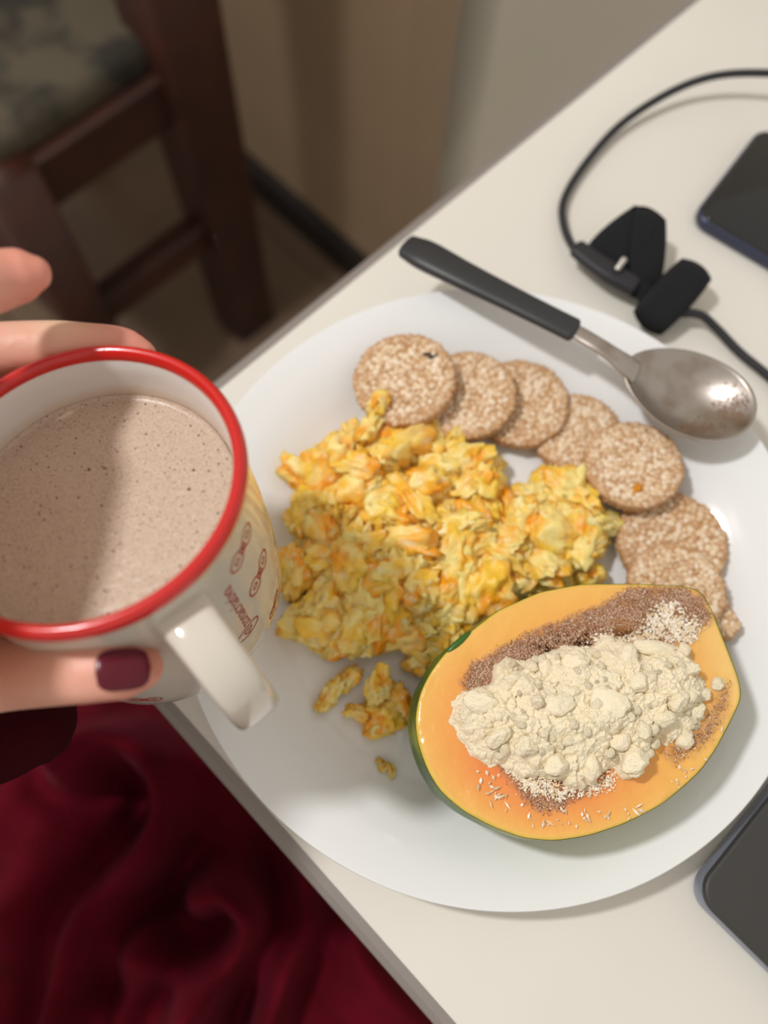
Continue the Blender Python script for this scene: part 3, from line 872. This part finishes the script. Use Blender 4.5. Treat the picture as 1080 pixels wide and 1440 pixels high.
# upright strip reaching over the first rice cake, orange slab, edge pieces
for px, py, z, s, i, rz in ((533, 566, 0.030, 0.72, 2, 1.1), (522, 600, 0.026, 0.8, 4, 1.0), (508, 655, 0.024, 1.0, 7, -0.25), (460, 632, 0.016, 0.5, 15, 0.4), (655, 640, 0.022, 0.85, 6, 0.2), (640, 610, 0.020, 0.5, 1, 1.3),
                            (415, 660, 0.014, 0.8, 4, 0.6), (412, 790, 0.017, 0.95, 15, 1.9), (418, 868, 0.013, 0.95, 4, 1.0), (445, 875, 0.012, 0.8, 5, 1.8), (575, 900, 0.012, 0.95, 7, 0.0),
                            (610, 920, 0.013, 0.8, 3, 0.5), (840, 735, 0.018, 0.75, 4, 0.0), (830, 765, 0.015, 0.7, 7, 0.6), (790, 680, 0.017, 0.8, 3, 2.0), (765, 670, 0.013, 0.6, 10, 0.5), (832, 808, 0.011, 0.6, 2, 0.3),
                            (470, 905, 0.013, 0.85, 0, 0.2), (500, 885, 0.020, 0.95, 12, 0.8)):
    c = at(px, py, z); put_curd(eggs, c[0], c[1], z, s, int(px), curd_me[i], rz, 0.3)
def clump(label, spec):
    c = at(spec[0][0], spec[0][1], 0.008)
    t = thing('egg_piece', label, 'egg', (c[0], c[1], 0.0045))
    for px, py, z, s, i, rz in spec:
        q = at(px, py, z); put_curd(t, q[0], q[1], z, s, int(px + py), curd_me[i], rz, 0.3)
clump('separate clump of orange and cream egg left of the papaya', [(540, 1005, 0.010, 0.80, 5, 0.2), (505, 1003, 0.010, 0.62, 7, -0.2), (530, 965, 0.016, 0.72, 6, 1.3), (558, 985, 0.011, 0.8, 15, 1.7), (535, 1022, 0.008, 0.55, 3, 0.3)])
clump('pale yellow egg curd between the egg heap and the separate clump', [(468, 975, 0.010, 0.72, 4, 1.0), (490, 955, 0.010, 0.6, 2, 0.7), (455, 992, 0.007, 0.4, 0, 0.3)])
clump('tiny egg crumb alone on the white plate below the clump', [(541, 1078, 0.0065, 0.26, 2, 0.5), (550, 1086, 0.006, 0.2, 6, 1.5), (536, 1072, 0.006, 0.18, 5, 2.5)])
clump('tiniest egg speck on the plate beside the mug lettering', [(364, 893, 0.0055, 0.16, 5, 0.5)])
o = None
q = at(895, 687, 0.0255)
sp = thing('egg_speck', 'orange egg speck stuck on the rice cake below the spoon bowl', 'egg', (q[0], q[1], 0.0235))
om = curd_me[7].copy()
oc = np.ones((len(om.vertices), 4)); oc[:, :3] = lin(252, 158, 30); om.color_attributes['tint'].data.foreach_set('color', oc.ravel())
for dx, s, i in ((0, 0.24, 7), (0.0018, 0.18, 15), (-0.001, 0.14, 15)): put_curd(sp, q[0] + dx, q[1] + dx * 0.6, 0.0243, s, i + 900, om, i, 0.2)
q = at(607, 500, 0.0325)
parts = [(np.array([q[0] + rnd.uniform(-0.003, 0.003), q[1] + rnd.uniform(-0.0018, 0.0018), 0.0317]) + ICO[1][0] * rnd.uniform(0.0005, 0.0011) * np.array([1.2, 0.8, 0.7]), ICO[1][1]) for _ in range(9)]
mk('dark_grains', *join(parts), mt_speck, rc1, label='dark grains')

# ------------------------------------------------------------------ papaya
ZC = 0.050
out = [(655, 893), (700, 858), (760, 832), (820, 821), (900, 821), (965, 824), (988, 832), (1003, 862), (1022, 910), (1038, 950), (1044, 980), (1030, 1010), (1008, 1052), (985, 1085), (955, 1112), (930, 1132), (880, 1158),
       (830, 1175), (780, 1183), (735, 1179), (690, 1162), (650, 1140), (618, 1112), (600, 1082), (587, 1045), (583, 1010), (590, 975), (605, 945), (628, 915)]
op = pxpoly(out, ZC)
# resample closed
cl = np.vstack([op, op[:1]]); sl_ = np.r_[0, np.cumsum(np.linalg.norm(np.diff(cl, axis=0), axis=1))]
NO = 180
ts = np.linspace(0, sl_[-1], NO, endpoint=False)
op = np.c_[np.interp(ts, sl_, cl[:, 0]), np.interp(ts, sl_, cl[:, 1])]
for _ in range(3): op = (np.roll(op, 1, 0) + 2 * op + np.roll(op, -1, 0)) / 4
pcn = op.mean(0)
area = np.sum(op[:, 0] * np.roll(op[:, 1], -1) - np.roll(op[:, 0], -1) * op[:, 1])
if area < 0: op = op[::-1]
pap = thing('papaya_half', 'cut half papaya with green rind and orange flesh filled with cream powder', 'papaya', (pcn[0], pcn[1], 0.006))
dirs = op - pcn; dn = dirs / np.linalg.norm(dirs, axis=1)[:, None]
left = np.clip(dn @ np.array([-0.96, -0.1]), 0, 1) ** 1.2
V = []; F = []; cols = []
NL = 26
zb = 0.0052
for k in range(NL + 1):
    a = math.pi / 2 * k / NL
    bulge = math.sin(min(a * 2.2, math.pi)) * 0.0065
    s = math.cos(a) ** 0.62 if k < NL else 0
    z = ZC - (ZC - zb) * math.sin(a) ** 1.0
    P = pcn + dirs * s + dn * (bulge * left[:, None] * (1 if k < NL else 0))
    n3 = fbm(np.c_[P * 60, np.full(NO, z * 60)], 77, 4); n4 = fbm(np.c_[P * 45, np.full(NO, z * 20)], 78, 3)
    for i in range(NO):
        V.append((P[i, 0], P[i, 1], max(z, float(plz(P[i, 0], P[i, 1])) + 0.0004)))
    g = np.array(lin(70, 112, 22)); dk = np.array(lin(34, 66, 16)); yl = np.array(lin(176, 172, 36))
    wy = np.clip(0.35 - 0.6 * left + 0.9 * n4 + (0.25 if k < 2 else 0), 0, 1)[:, None]; wd_ = np.clip(0.3 + 1.6 * n3 + 0.4 * left, 0, 1)[:, None]
    cols.append((g * (1 - wd_) + dk * wd_) * (1 - wy) + yl * wy)
for k in range(NL):
    for i in range(NO):
        j = (i + 1) % NO; F.append(((k + 1) * NO + i, (k + 1) * NO + j, k * NO + j, k * NO + i))
F.append(tuple(NL * NO + i for i in range(NO)))
mk('rind', V, F, mt_rind, pap, col=np.vstack(cols))
# flesh: rounded lip, flat ring, cavity in the middle
V = []; cols = []; F = []
lev = [(1.0, -0.0012), (0.998, -0.0003), (0.992, 0.0002)] + [(s, 0.0004) for s in np.linspace(0.975, 0.62, 26)] + [(0.60, -0.0004), (0.57, -0.002), (0.54, -0.005), (0.50, -0.009), (0.4, -0.013), (0.25, -0.016), (0.0, -0.017)]
topband = pxpoly([(650, 962), (664, 935), (700, 912), (750, 888), (800, 868), (850, 848), (885, 828), (962, 825), (990, 838), (1000, 870), (960, 905), (870, 915), (800, 910), (740, 935), (700, 945), (690, 975), (660, 985)], ZC)
botband = pxpoly([(700, 1075), (840, 1090), (815, 1125), (790, 1140), (758, 1144), (735, 1126)], ZC)
rgt = pxpoly([(925, 1060), (985, 1010), (1025, 960), (1020, 1010), (990, 1050), (950, 1075)], ZC)
for s, dz in lev:
    P = pcn + dirs * s
    X_, Y_ = P[:, 0], P[:, 1]
    zz = ZC + dz + (0.0006 * fbm(P * 120, 55, 3) if 0.3 < s < 0.97 else 0)
    for i in range(NO): V.append((X_[i], Y_[i], float(np.broadcast_to(zz, NO)[i])))
    t = np.clip((0.97 - s) / 0.40, 0, 1)
    sw = np.clip(dn @ np.array([-0.55, -0.83]), 0, 1)[:, None]
    o1 = np.array(lin(242, 188, 98)); o2 = np.array(lin(241, 173, 84)); rd = np.array(lin(234, 128, 72)); yl = np.array(lin(247, 216, 144))
    nz = (0.5 + 0.5 * fbm(P * 70, 66, 3))[:, None]
    c = o1 * (1 - t) + o2 * t
    q_ = np.clip(sw * 1.1 * t ** 0.8 + (nz - 0.5) * 0.5 * t, 0, 1) * (1 if s > 0.3 else 0.9)
    c = c * (1 - q_) + rd * q_
    tip = np.clip((X_ - (pcn[0] + 0.040)) / 0.02, 0, 1)[:, None] * nz * 0.8
    c = c * (1 - tip) + yl * tip
    if s > 0.985:
        c = c * 0.45 + np.array(lin(206, 196, 60)) * 0.55
    for pol, wgt, soft in ((topband, 0.85, 0.0025), (botband, 0.7, 0.0025), (rgt, 0.5, 0.004)):
        ins = inpoly(X_, Y_, pol); dd = polydist(X_, Y_, pol) * np.where(ins, 1, -1) + 0.002 * fbm(P * 400, 12, 2)
        g = np.clip(dd / soft + 0.4, 0, 1)[:, None] * wgt
        c = c * (1 - g) + np.array(lin(168, 118, 84)) * g
    cols.append(c)
nl = len(lev)
for k in range(nl - 1):
    for i in range(NO):
        j = (i + 1) % NO; F.append((k * NO + i, k * NO + j, (k + 1) * NO + j, (k + 1) * NO + i))
mk('flesh', V, F, mt_flesh, pap, col=np.vstack(cols))
# nick in the rind edge
nc = at(646, 903, ZC - 0.0002); nd = at(672, 888, ZC) - at(634, 922, ZC)
v, f = ICO[3]; nd /= np.linalg.norm(nd); ns = np.cross(nd, (0, 0, 1))
mk('rind_fold', nc + (v[:, :1] * nd * 0.0065 + v[:, 1:2] * ns * 0.0014 + v[:, 2:3] * np.array([0, 0, 0.0012])), f, mt_rind, pap, col=np.tile(np.array(lin(56, 98, 20)), (len(v), 1)), label='green cut fold of rind')

# powder mound
mpx = [(636, 1012), (640, 985), (655, 968), (690, 958), (698, 932), (712, 918), (735, 924), (760, 920), (782, 908), (800, 898), (828, 906), (850, 900), (872, 893), (900, 897), (935, 897), (965, 905), (985, 925), (992, 945), (1003, 955), (1000, 985),
       (1003, 1005), (990, 1022), (968, 1035), (950, 1050), (935, 1035), (925, 1062), (905, 1092), (885, 1096), (872, 1078), (858, 1085), (840, 1103), (815, 1113), (795, 1098), (765, 1095), (735, 1092), (708, 1078), (690, 1078), (664, 1062), (650, 1040)]
mp_ = pxpoly(mpx, ZC + 0.008)
x0, y0 = mp_.min(0) - 0.003; x1, y1 = mp_.max(0) + 0.003
step = 0.00028
xs = np.arange(x0, x1, step); ys = np.arange(y0, y1, step)
X, Y = np.meshgrid(xs, ys, indexing='ij'); PX = np.c_[X.ravel(), Y.ravel()]
din = polydist(X, Y, mp_) * np.where(inpoly(X, Y, mp_), 1, -1) + 0.0016 * fbm(PX * 350, 41, 3).reshape(X.shape)
H = 0.0135 * np.clip(din / 0.017, 0, 1) ** 0.75 + 0.0022 * fbm(PX * 120, 43, 4).reshape(X.shape) + 0.002
def domes(n, sizes, amp, pw):
    A = np.zeros(X.shape)
    for k in range(n):
        i = rnd.randrange(len(xs)); j = rnd.randrange(len(ys))
        if din[i, j] < 0.0004: continue
        s = rnd.choice(sizes); R_ = int(s * 1.3 / step) + 2
        a0, a1, b0, b1 = max(i - R_, 0), min(i + R_ + 1, len(xs)), max(j - R_, 0), min(j + R_ + 1, len(ys))
        dx = X[a0:a1, b0:b1] - xs[i]; dy = Y[a0:a1, b0:b1] - ys[j]
        an = rnd.uniform(0, 3.14); ca, sa = math.cos(an), math.sin(an); el_ = rnd.uniform(0.6, 1.0)
        uu = dx * ca + dy * sa; vv = (-dx * sa + dy * ca) / el_
        p_ = rnd.choice([1.3, 2.0, 2.6])
        q = 1 - (np.abs(uu) ** p_ + np.abs(vv) ** p_) / s ** p_ + W_[a0:a1, b0:b1]
        top = s * amp * np.clip(q, 0, 1) ** pw + (uu * rnd.uniform(-0.35, 0.35) + vv * rnd.uniform(-0.35, 0.35)) * amp
        A[a0:a1, b0:b1] = np.maximum(A[a0:a1, b0:b1], np.where(q > 0, top, 0))
    return A
W_ = 0.55 * fbm(PX * 500, 44, 3).reshape(X.shape)
H = H - 0.002 + domes(75, [0.004, 0.0055, 0.007], 0.42, 0.45)
W_ = 0.5 * fbm(PX * 900, 45, 3).reshape(X.shape)
H = H + domes(650, [0.0013, 0.0018, 0.0026], 0.50, 0.6)
H = H + domes(6000, [0.0005, 0.0007, 0.0010], 0.55, 0.7) + 0.00035 * fbm(PX * 1500, 47, 2).reshape(X.shape)
H = H * np.clip(din / 0.0012, 0.2, 1)
ok = din > 0
zz = np.where(ok, np.maximum(H, 0.0006), -0.001) + ZC
NXX, NYY = X.shape
keep = np.zeros(X.shape, bool)
keep[:-1, :-1] = ok[:-1, :-1] | ok[1:, :-1] | ok[:-1, 1:] | ok[1:, 1:]
V = np.c_[X.ravel(), Y.ravel(), zz.ravel()]
F = [(i * NYY + j, (i + 1) * NYY + j, (i + 1) * NYY + j + 1, i * NYY + j + 1) for i, j in zip(*np.nonzero(keep[:-1, :-1]))]
used = np.unique(np.array(F).ravel()); remap = -np.ones(len(V), int); remap[used] = np.arange(len(used))
F = remap[np.array(F)]
pm = thing('powder_heap', 'crumbly heap of cream coloured powder filling the papaya hollow', 'powder', (pcn[0], pcn[1], ZC))
mk('loose_powder', V[used], F, mt_powder, pm, kind='stuff')
def hz(x, y):
    i = int(round((x - x0) / step)); j = int(round((y - y0) / step))
    if 0 <= i < NXX and 0 <= j < NYY: return float(zz[i, j])
    return ZC
def chunk_mesh(seed, sub=3):
    v, f = ICO[sub]; r_ = random.Random(seed)
    # faceted rock: clip against random planes, then roughen
    P = v.copy()
    for _ in range(9):
        n_ = np.array([r_.gauss(0, 1) for _ in range(3)]); n_ /= np.linalg.norm(n_); d_ = r_.uniform(0.62, 0.85)
        t_ = P @ n_; P = P - np.clip(t_ - d_, 0, None)[:, None] * n_
    P += v * (0.16 * fbm(v * 3.2 + seed, seed, 4))[:, None]
    me = bpy.data.meshes.new('clump'); me.from_pydata((P * 0.004).tolist(), [], f); me.update()
    me.polygons.foreach_set('use_smooth', [True] * len(f)); me.materials.append(mt_powder); return me
chs = [chunk_mesh(300 + i, 4) for i in range(10)]
def put_chunk(x, y, z, sx, sy, sz, rz, me, tl=0.5):
    o = bpy.data.objects.new('clump', me); C.objects.link(o); o.parent = pm
    o.location = Vector((float(x), float(y), float(z))) - pm.location
    o.rotation_euler = (rnd.uniform(-tl, tl), rnd.uniform(-tl, tl), rz); o.scale = (sx, sy, sz)
for px, py, sx, sy, sz, rz in ((678, 985, 1.75, 1.1, 0.8, 0.1), (660, 1000, 1.0, 0.8, 0.7, 0.4), (922, 912, 2.3, 0.9, 0.7, -0.15), (860, 988, 1.9, 1.5, 0.8, -0.5), (790, 990, 1.4, 1.1, 0.8, 0.3), (880, 925, 1.3, 1.0, 0.8, 1.0), (850, 905, 1.1, 0.8, 0.7, 0.4),
                               (970, 940, 1.1, 0.8, 0.7, 0.0), (955, 985, 1.1, 0.9, 0.8, 0.8), (900, 960, 1.2, 1.0, 0.8, 0.6), (720, 955, 0.9, 0.7, 0.9, 0.0), (765, 940, 1.2, 0.9, 0.8, 1.2), (810, 930, 1.3, 1.0, 0.8, 0.2), (700, 1035, 1.3, 0.9, 0.8, 0.7),
                               (740, 1050, 1.1, 0.9, 0.9, 0.2), (780, 1075, 1.2, 0.9, 0.9, 0.4), (830, 1080, 1.2, 1.0, 0.9, 1.4), (890, 1070, 1.4, 1.0, 0.9, 0.5), (870, 1040, 1.0, 1.0, 0.8, 0.9), (930, 1010, 1.2, 0.8, 0.8, 0.0), (980, 1000, 1.0, 0.7, 0.7, 0.5),
                               (1008, 962, 0.7, 0.6, 0.6, 0.4), (995, 975, 0.8, 0.6, 0.6, 0.0), (958, 1042, 0.9, 0.8, 0.8, 0.2), (715, 935, 0.8, 0.6, 0.9, 0.9)):
    c = at(px, py, ZC + 0.012); z = hz(c[0], c[1]); c = at(px, py, z); z = hz(c[0], c[1])
    put_chunk(c[0], c[1], max(z, ZC + 0.001) + 0.0004 * sz, sx, sy, sz, rz, rnd.choice(chs), 0.35)
k = 0
while k < 60:
    x = rnd.uniform(x0, x1); y = rnd.uniform(y0, y1)
    i = int((x - x0) / step); j = int((y - y0) / step)
    if not (0 <= i < NXX and 0 <= j < NYY) or din[i, j] < 0.0006: continue
    s = rnd.choice([0.25, 0.32, 0.4, 0.5, 0.65]); put_chunk(x, y, hz(x, y) + 0.0008 * s, s * rnd.uniform(0.9, 1.4), s, s * 0.85, rnd.uniform(0, 3), rnd.choice(chs[3:]), 0.8); k += 1

# cinnamon like dust and white flakes on the flesh
def scatter(polys, n, size, colr, el=1.6, sparse=0.0, zoff=0.0006, spill=0.002):
    v0, f0 = ICO[1]
    v0 = np.array([(1, 0, 0), (-1, 0, 0), (0, 1, 0), (0, -1, 0), (0, 0, 1), (0, 0, -1)], float)
    f0 = [(0, 2, 4), (2, 1, 4), (1, 3, 4), (3, 0, 4), (2, 0, 5), (1, 2, 5), (3, 1, 5), (0, 3, 5)]
    Vs = []; Fs = []; Cs = []; cntr = 0
    tot = sum(w_ for _, w_ in polys)
    for pol, w_ in polys:
        lo = pol.min(0) - spill; hi = pol.max(0) + spill; m = int(n * w_ / tot); got = 0
        while got < m:
            P = RNG.uniform(lo, hi, (4000, 2))
            ins = inpoly(P[:, 0], P[:, 1], pol); dd = polydist(P[:, 0], P[:, 1], pol) * np.where(ins, 1, -1)
            prob = np.clip((dd + spill) / (2 * spill), 0, 1) ** 2 * np.clip(0.6 + 0.8 * fbm(P * 260, 91, 2), 0.02, 1)
            inside = inpoly(P[:, 0], P[:, 1], pcn + dirs * 0.985)
            P = P[(RNG.rand(len(P)) < prob) & inside][:m - got]
            for x, y in P:
                s = size * RNG.uniform(0.55, 1.4); a = RNG.uniform(0, 6.28); e = RNG.uniform(1, el)
                R3 = np.array([[math.cos(a), -math.sin(a), 0], [math.sin(a), math.cos(a), 0], [0, 0, 1]])
                sc = np.array([s * e, s / e ** 0.6, s * 0.55])
                tiltv = v0 * sc; tiltv[:, 2] += tiltv[:, 0] * RNG.uniform(-0.5, 0.5)
                Vs.append(tiltv @ R3.T + np.array([x, y, ZC + zoff + RNG.uniform(0, size * 0.8)]))
                Fs += [tuple(q + cntr for q in f) for f in f0]; cntr += 6
                cc = np.array(colr[RNG.randint(len(colr))]) * RNG.uniform(0.8, 1.15)
                Cs.append(np.tile(cc, (6, 1)))
            got += len(P)
    return np.vstack(Vs), Fs, np.vstack(Cs)
brown = [lin(190, 142, 106), lin(164, 114, 82), lin(210, 174, 142), lin(136, 92, 66), lin(230, 208, 186)]
V, F, Cc = scatter([(topband, 12), (botband, 1.6), (rgt, 0.6)], 21000, 0.00021, brown)
mk('brown_spice', V, F, mt_dust, smooth=False, label='dusting of fine brown spice on the papaya flesh around the powder', cat='spice', kind='stuff', col=Cc)
wh1 = pxpoly([(893, 902), (905, 872), (925, 852), (945, 848), (975, 868), (990, 885), (975, 905), (940, 906)], ZC)
wh2 = pxpoly([(708, 1082), (735, 1088), (790, 1098), (865, 1085), (862, 1108), (830, 1118), (790, 1125), (745, 1118)], ZC)
wh3 = pxpoly([(900, 1080), (950, 1050), (1000, 1050), (990, 1100), (940, 1120), (905, 1105)], ZC)
wh4 = pxpoly([(820, 905), (850, 888), (905, 890), (900, 905)], ZC)
white = [lin(250, 244, 232), lin(240, 226, 200), lin(232, 208, 170)]
V, F, Cc = scatter([(wh1, 6), (wh2, 4.2), (wh3, 0.10), (wh4, 1)], 1900, 0.00044, white, 1.9, zoff=0.001)
mk('white_flakes', V, F, mt_dust, smooth=False, label='tiny white coconut-like flakes scattered beside the powder heap', cat='flakes', kind='stuff', col=Cc)
V, F, Cc = scatter([(pxpoly([(655, 1080), (700, 1090), (745, 1140), (930, 1125), (1010, 1030), (1000, 1060), (900, 1150), (760, 1170), (680, 1140)], ZC), 1)], 60, 0.0006, white, 2.6, zoff=0.0012)
mk('loose_flakes', V, F, mt_dust, smooth=False, label='sparse loose white flakes on the lower orange flesh', cat='flakes', kind='stuff', col=Cc)

# ------------------------------------------------------------------ spoon
spz = 0.036
spn = thing('spoon', 'steel spoon with black plastic handle resting across the plate edge', 'spoon', at(812, 466, 0.02))
hpx = [(573, 347, 0.034, 19), (600, 360, 0.036, 23.5), (650, 386, 0.038, 21.5), (710, 416, 0.039, 19.5), (770, 446, 0.040, 18.5), (806, 464, 0.040, 18.5)]
P = np.array([at(a, b, c) for a, b, c, d in hpx]); dps = [float(np.linalg.norm(CAM - p)) * 0.96 for p in P]
R_ = np.array([d * dp / FPX for (a, b, c, d), dp in zip(hpx, dps)])
hv, hf = tube(P, R_, 24, 50, flat=0.42, power=3.0)
mk('handle', hv, hf, mt_black, spn, label='matt black plastic handle')
npx = [(800, 461, 0.0400, 10), (818, 471, 0.0400, 11), (840, 484, 0.0405, 11), (862, 499, 0.0400, 12), (880, 513, 0.0385, 15), (893, 524, 0.0355, 17)]
P = np.array([at(a, b, c) for a, b, c, d in npx]); R_ = np.array([d * 0.395 / FPX for *_, d in npx])
mk('neck', *tube(P, R_, 16, 30, flat=0.32, power=2.4), mt_steel, spn)
a_ = at(878, 514, 0.036); b_ = at(1060, 588, 0.036)
bc = (a_ + b_) / 2; ax_ = (b_ - a_)[:2]; BL = np.linalg.norm(ax_); ax_ /= BL; ay_ = np.array([-ax_[1], ax_[0]])
V = []; F = []; NR2, NA2 = 22, 72
def spo(t_):                                        # egg outline, wide towards the tip
    x = math.cos(t_); y = math.sin(t_)
    return np.array([x * BL / 2, y * 0.0208 * (1 + 0.10 * x) * (1 - 0.10 * max(0, -x) ** 2)])
def bz(r): return spz - 0.0105 * (1 - r ** 2.3)
for lay in (0, 1):
    for i in range(NR2 + 1):
        r = i / NR2
        for k in range(NA2):
            q = spo(2 * math.pi * k / NA2) * r * (1 + (0.008 if lay else 0)); w2 = bc[:2] + ax_ * q[0] + ay_ * q[1]
            V.append((w2[0], w2[1], bz(r) - (0.0011 if lay else 0) + 0.0016 * (q[0] / (BL / 2)) ** 2))
n1_ = (NR2 + 1) * NA2
for i in range(NR2):
    for k in range(NA2):
        k2 = (k + 1) % NA2
        F.append((i * NA2 + k, i * NA2 + k2, (i + 1) * NA2 + k2, (i + 1) * NA2 + k)[::1])
        F.append((n1_ + i * NA2 + k2, n1_ + i * NA2 + k, n1_ + (i + 1) * NA2 + k, n1_ + (i + 1) * NA2 + k2))
for k in range(NA2):
    k2 = (k + 1) % NA2; F.append((NR2 * NA2 + k, NR2 * NA2 + k2, n1_ + NR2 * NA2 + k2, n1_ + NR2 * NA2 + k))
mk('bowl', V, F, mt_steel, spn, label='shiny steel bowl')
Vs = []; Fs = []; c_ = 0; Cs = []
for k in range(520):
    if k < 400: pxx, pyy = rnd.gauss(1035, 13), rnd.gauss(566, 15)
    else: pxx, pyy = rnd.gauss(985, 16), rnd.gauss(596, 6)
    q = at(pxx, pyy, spz - 0.003); l = q[:2] - bc[:2]; lx, ly = l @ ax_, l @ ay_
    r = math.hypot(lx / (BL / 2), ly / 0.0208)
    if r > 0.93: continue
    s = rnd.uniform(0.00015, 0.00042)
    Vs.append(ICO[1][0] * s * np.array([1.3, 1, 0.5]) + np.array([q[0], q[1], bz(r) + 0.0016 * (lx / (BL / 2)) ** 2 + 0.0001])); Fs += [tuple(z + c_ for z in f) for f in ICO[1][1]]; c_ += 12 if len(ICO[1][0]) == 12 else len(ICO[1][0])
    Cs.append(np.tile(np.array(lin(150, 112, 84)) * rnd.uniform(0.7, 1.2), (len(ICO[1][0]), 1)))
mk('spoon_residue', np.vstack(Vs), Fs, mt_dust, label='brown spice residue clinging inside the steel spoon bowl', cat='spice', kind='stuff', col=np.vstack(Cs))

# ------------------------------------------------------------------ cable with strap
cb = thing('charging_cable', 'black charging cable with folded hook-and-loop strap above the spoon', 'cable', at(850, 380, 0.0))
cp = [(1250, 160, 0.016), (1160, 112, 0.018), (1080, 103, 0.018), (1005, 107, 0.015), (940, 131, 0.010), (872, 176, 0.006), (822, 232, 0.004), (793, 282, 0.004), (794, 322, 0.005), (812, 356, 0.009), (835, 372, 0.010)]
mk('cord', *tube(np.array([at(*q) for q in cp]), 0.0021, 12, 120), mt_cord, cb)
cp = [(955, 440, 0.010), (985, 443, 0.009), (1008, 462, 0.006), (1040, 495, 0.004), (1080, 528, 0.004), (1150, 588, 0.004), (1260, 630, 0.004), (1420, 620, 0.004), (1600, 560, 0.004)]
mk('cord', *tube(np.array([at(*q) for q in cp]), 0.0022, 12, 110), mt_cord, cb)
def slab(name, pts, th, mat, parent, nsub=3, mod=True):
    """thick soft panel through four 3-D corners"""
    P = np.array([at(*q) for q in pts]); n_ = np.cross(P[1] - P[0], P[3] - P[0]); n_ /= np.linalg.norm(n_)
    if n_[2] < 0: n_ = -n_
    V = []; F = []; g = 10
    for s_ in (0, 1):
        for i in range(g + 1):
            for j in range(g + 1):
                u, v = i / g * 2 - 1, j / g * 2 - 1
                e = (1 - max(abs(u), abs(v))) / 2; u, v = u * math.sqrt(1 - 0.26 * v * v), v * math.sqrt(1 - 0.26 * u * u); u, v = u / 2 + 0.5, v / 2 + 0.5
                b_ = P[0] * (1 - u) * (1 - v) + P[1] * u * (1 - v) + P[2] * u * v + P[3] * (1 - u) * v
                rd_ = 1 - max(0, 1 - e / 0.15) ** 2 * 0.5
                V.append(b_ - n_ * th * (1 - rd_ if not s_ else rd_))
    m_ = (g + 1) ** 2
    for i in range(g):
        for j in range(g):
            a = i * (g + 1) + j; q = (a, a + g + 1, a + g + 2, a + 1); F += [q, tuple(x + m_ for x in q[::-1])]
    bd = [(i, 0) for i in range(g)] + [(g, j) for j in range(g)] + [(i, g) for i in range(g, 0, -1)] + [(0, j) for j in range(g, 0, -1)]
    ids = [i * (g + 1) + j for i, j in bd]
    for k in range(len(ids)): a, b = ids[k], ids[(k + 1) % len(ids)]; F.append((b, a, a + m_, b + m_))
    o = mk(name, V, F, mat, parent)
    bmm = bmesh.new(); bmm.from_mesh(o.data); bmesh.ops.recalc_face_normals(bmm, faces=bmm.faces); bmm.to_mesh(o.data); bmm.free()
    return o
slab('strap_fold', [(810, 352, 0.010), (898, 278, 0.026), (922, 322, 0.026), (893, 418, 0.006)], 0.0045, mt_velcro, cb)
slab('strap_fold', [(888, 278, 0.028), (944, 300, 0.026), (934, 408, 0.010), (882, 425, 0.010)], 0.006, mt_velcro, cb)
slab('strap_fold', [(884, 395, 0.012), (915, 395, 0.014), (945, 440, 0.006), (915, 460, 0.006)], 0.004, mt_velcro, cb)
slab('strap_fold', [(886, 437, 0.016), (966, 350, 0.024), (1016, 385, 0.021), (932, 477, 0.012)], 0.009, mt_velcro, cb)
slab('strap_fold', [(905, 458, 0.010), (975, 392, 0.014), (1003, 402, 0.012), (932, 472, 0.006)], 0.006, mt_velcro, cb)
pg = [at(812, 350, 0.012), at(838, 370, 0.012), at(862, 386, 0.012), at(890, 402, 0.011)]
mk('plug', *tube(np.array(pg), np.array([0.0046, 0.0052, 0.0056, 0.0052]), 20, 24, flat=0.62, power=4), mt_cord, cb)
c = at(876, 369, 0.0205)
mk('plug_tip', *tube(np.array([at(868, 378, 0.0185), at(878, 364, 0.0205)]), np.array([0.0014, 0.0016]), 12, 6, flat=0.6), material('plug_metal', lin(200, 196, 190), 0.3, metal=0.8), cb, label='small bright metal tip')

# ------------------------------------------------------------------ phone and laptop
pz = 0.0085
a_ = at(978, 292, pz); b_ = at(1066, 178, pz); dA = (b_ - a_)[:2]; Ls = 0.076; dA /= np.linalg.norm(dA); dB = np.array([dA[1], -dA[0]])
cc = a_[:2] + dA * (Ls / 2 - 0.003) + dB * 0.080 + dA * -0.001
ph = thing('phone', 'black smartphone with slate blue frame lying on the table', 'phone', (cc[0], cc[1], 0))
mk('phone_frame', *prism(rrect(cc[0], cc[1], dA, Ls, 0.158, 0.009), 0.0002, pz - 0.0008, 0.0022, 5), mt_pside, ph)
mk('screen', *prism(rrect(cc[0], cc[1], dA, Ls - 0.003, 0.155, 0.008), pz - 0.0014, pz, 0.0006, 3), mt_glass, ph)
lz = 0.0145
a_ = at(984, 1256, lz); b_ = at(1082, 1132, lz); c_2 = at(1082, 1369, lz)
dA = (b_ - a_)[:2]; dA /= np.linalg.norm(dA); dB = (c_2 - a_)[:2]; dB /= np.linalg.norm(dB); dB = np.array([dA[1], -dA[0]])
cc = a_[:2] + dA * (0.15 - 0.0015) + dB * (0.11 - 0.0015)
lp = thing('laptop', 'closed dark grey laptop with silver edge lying to the lower right of the plate', 'laptop', (cc[0], cc[1], 0))
mk('base', *prism(rrect(cc[0], cc[1], dA, 0.30, 0.22, 0.010), 0.0006, lz - 0.0045, 0.003, 5), mt_lapside, lp)
mk('lid', *prism(rrect(cc[0], cc[1], dA, 0.30, 0.22, 0.010), lz - 0.0042, lz, 0.0015, 4), mt_lap, lp, label='dark grey lid')
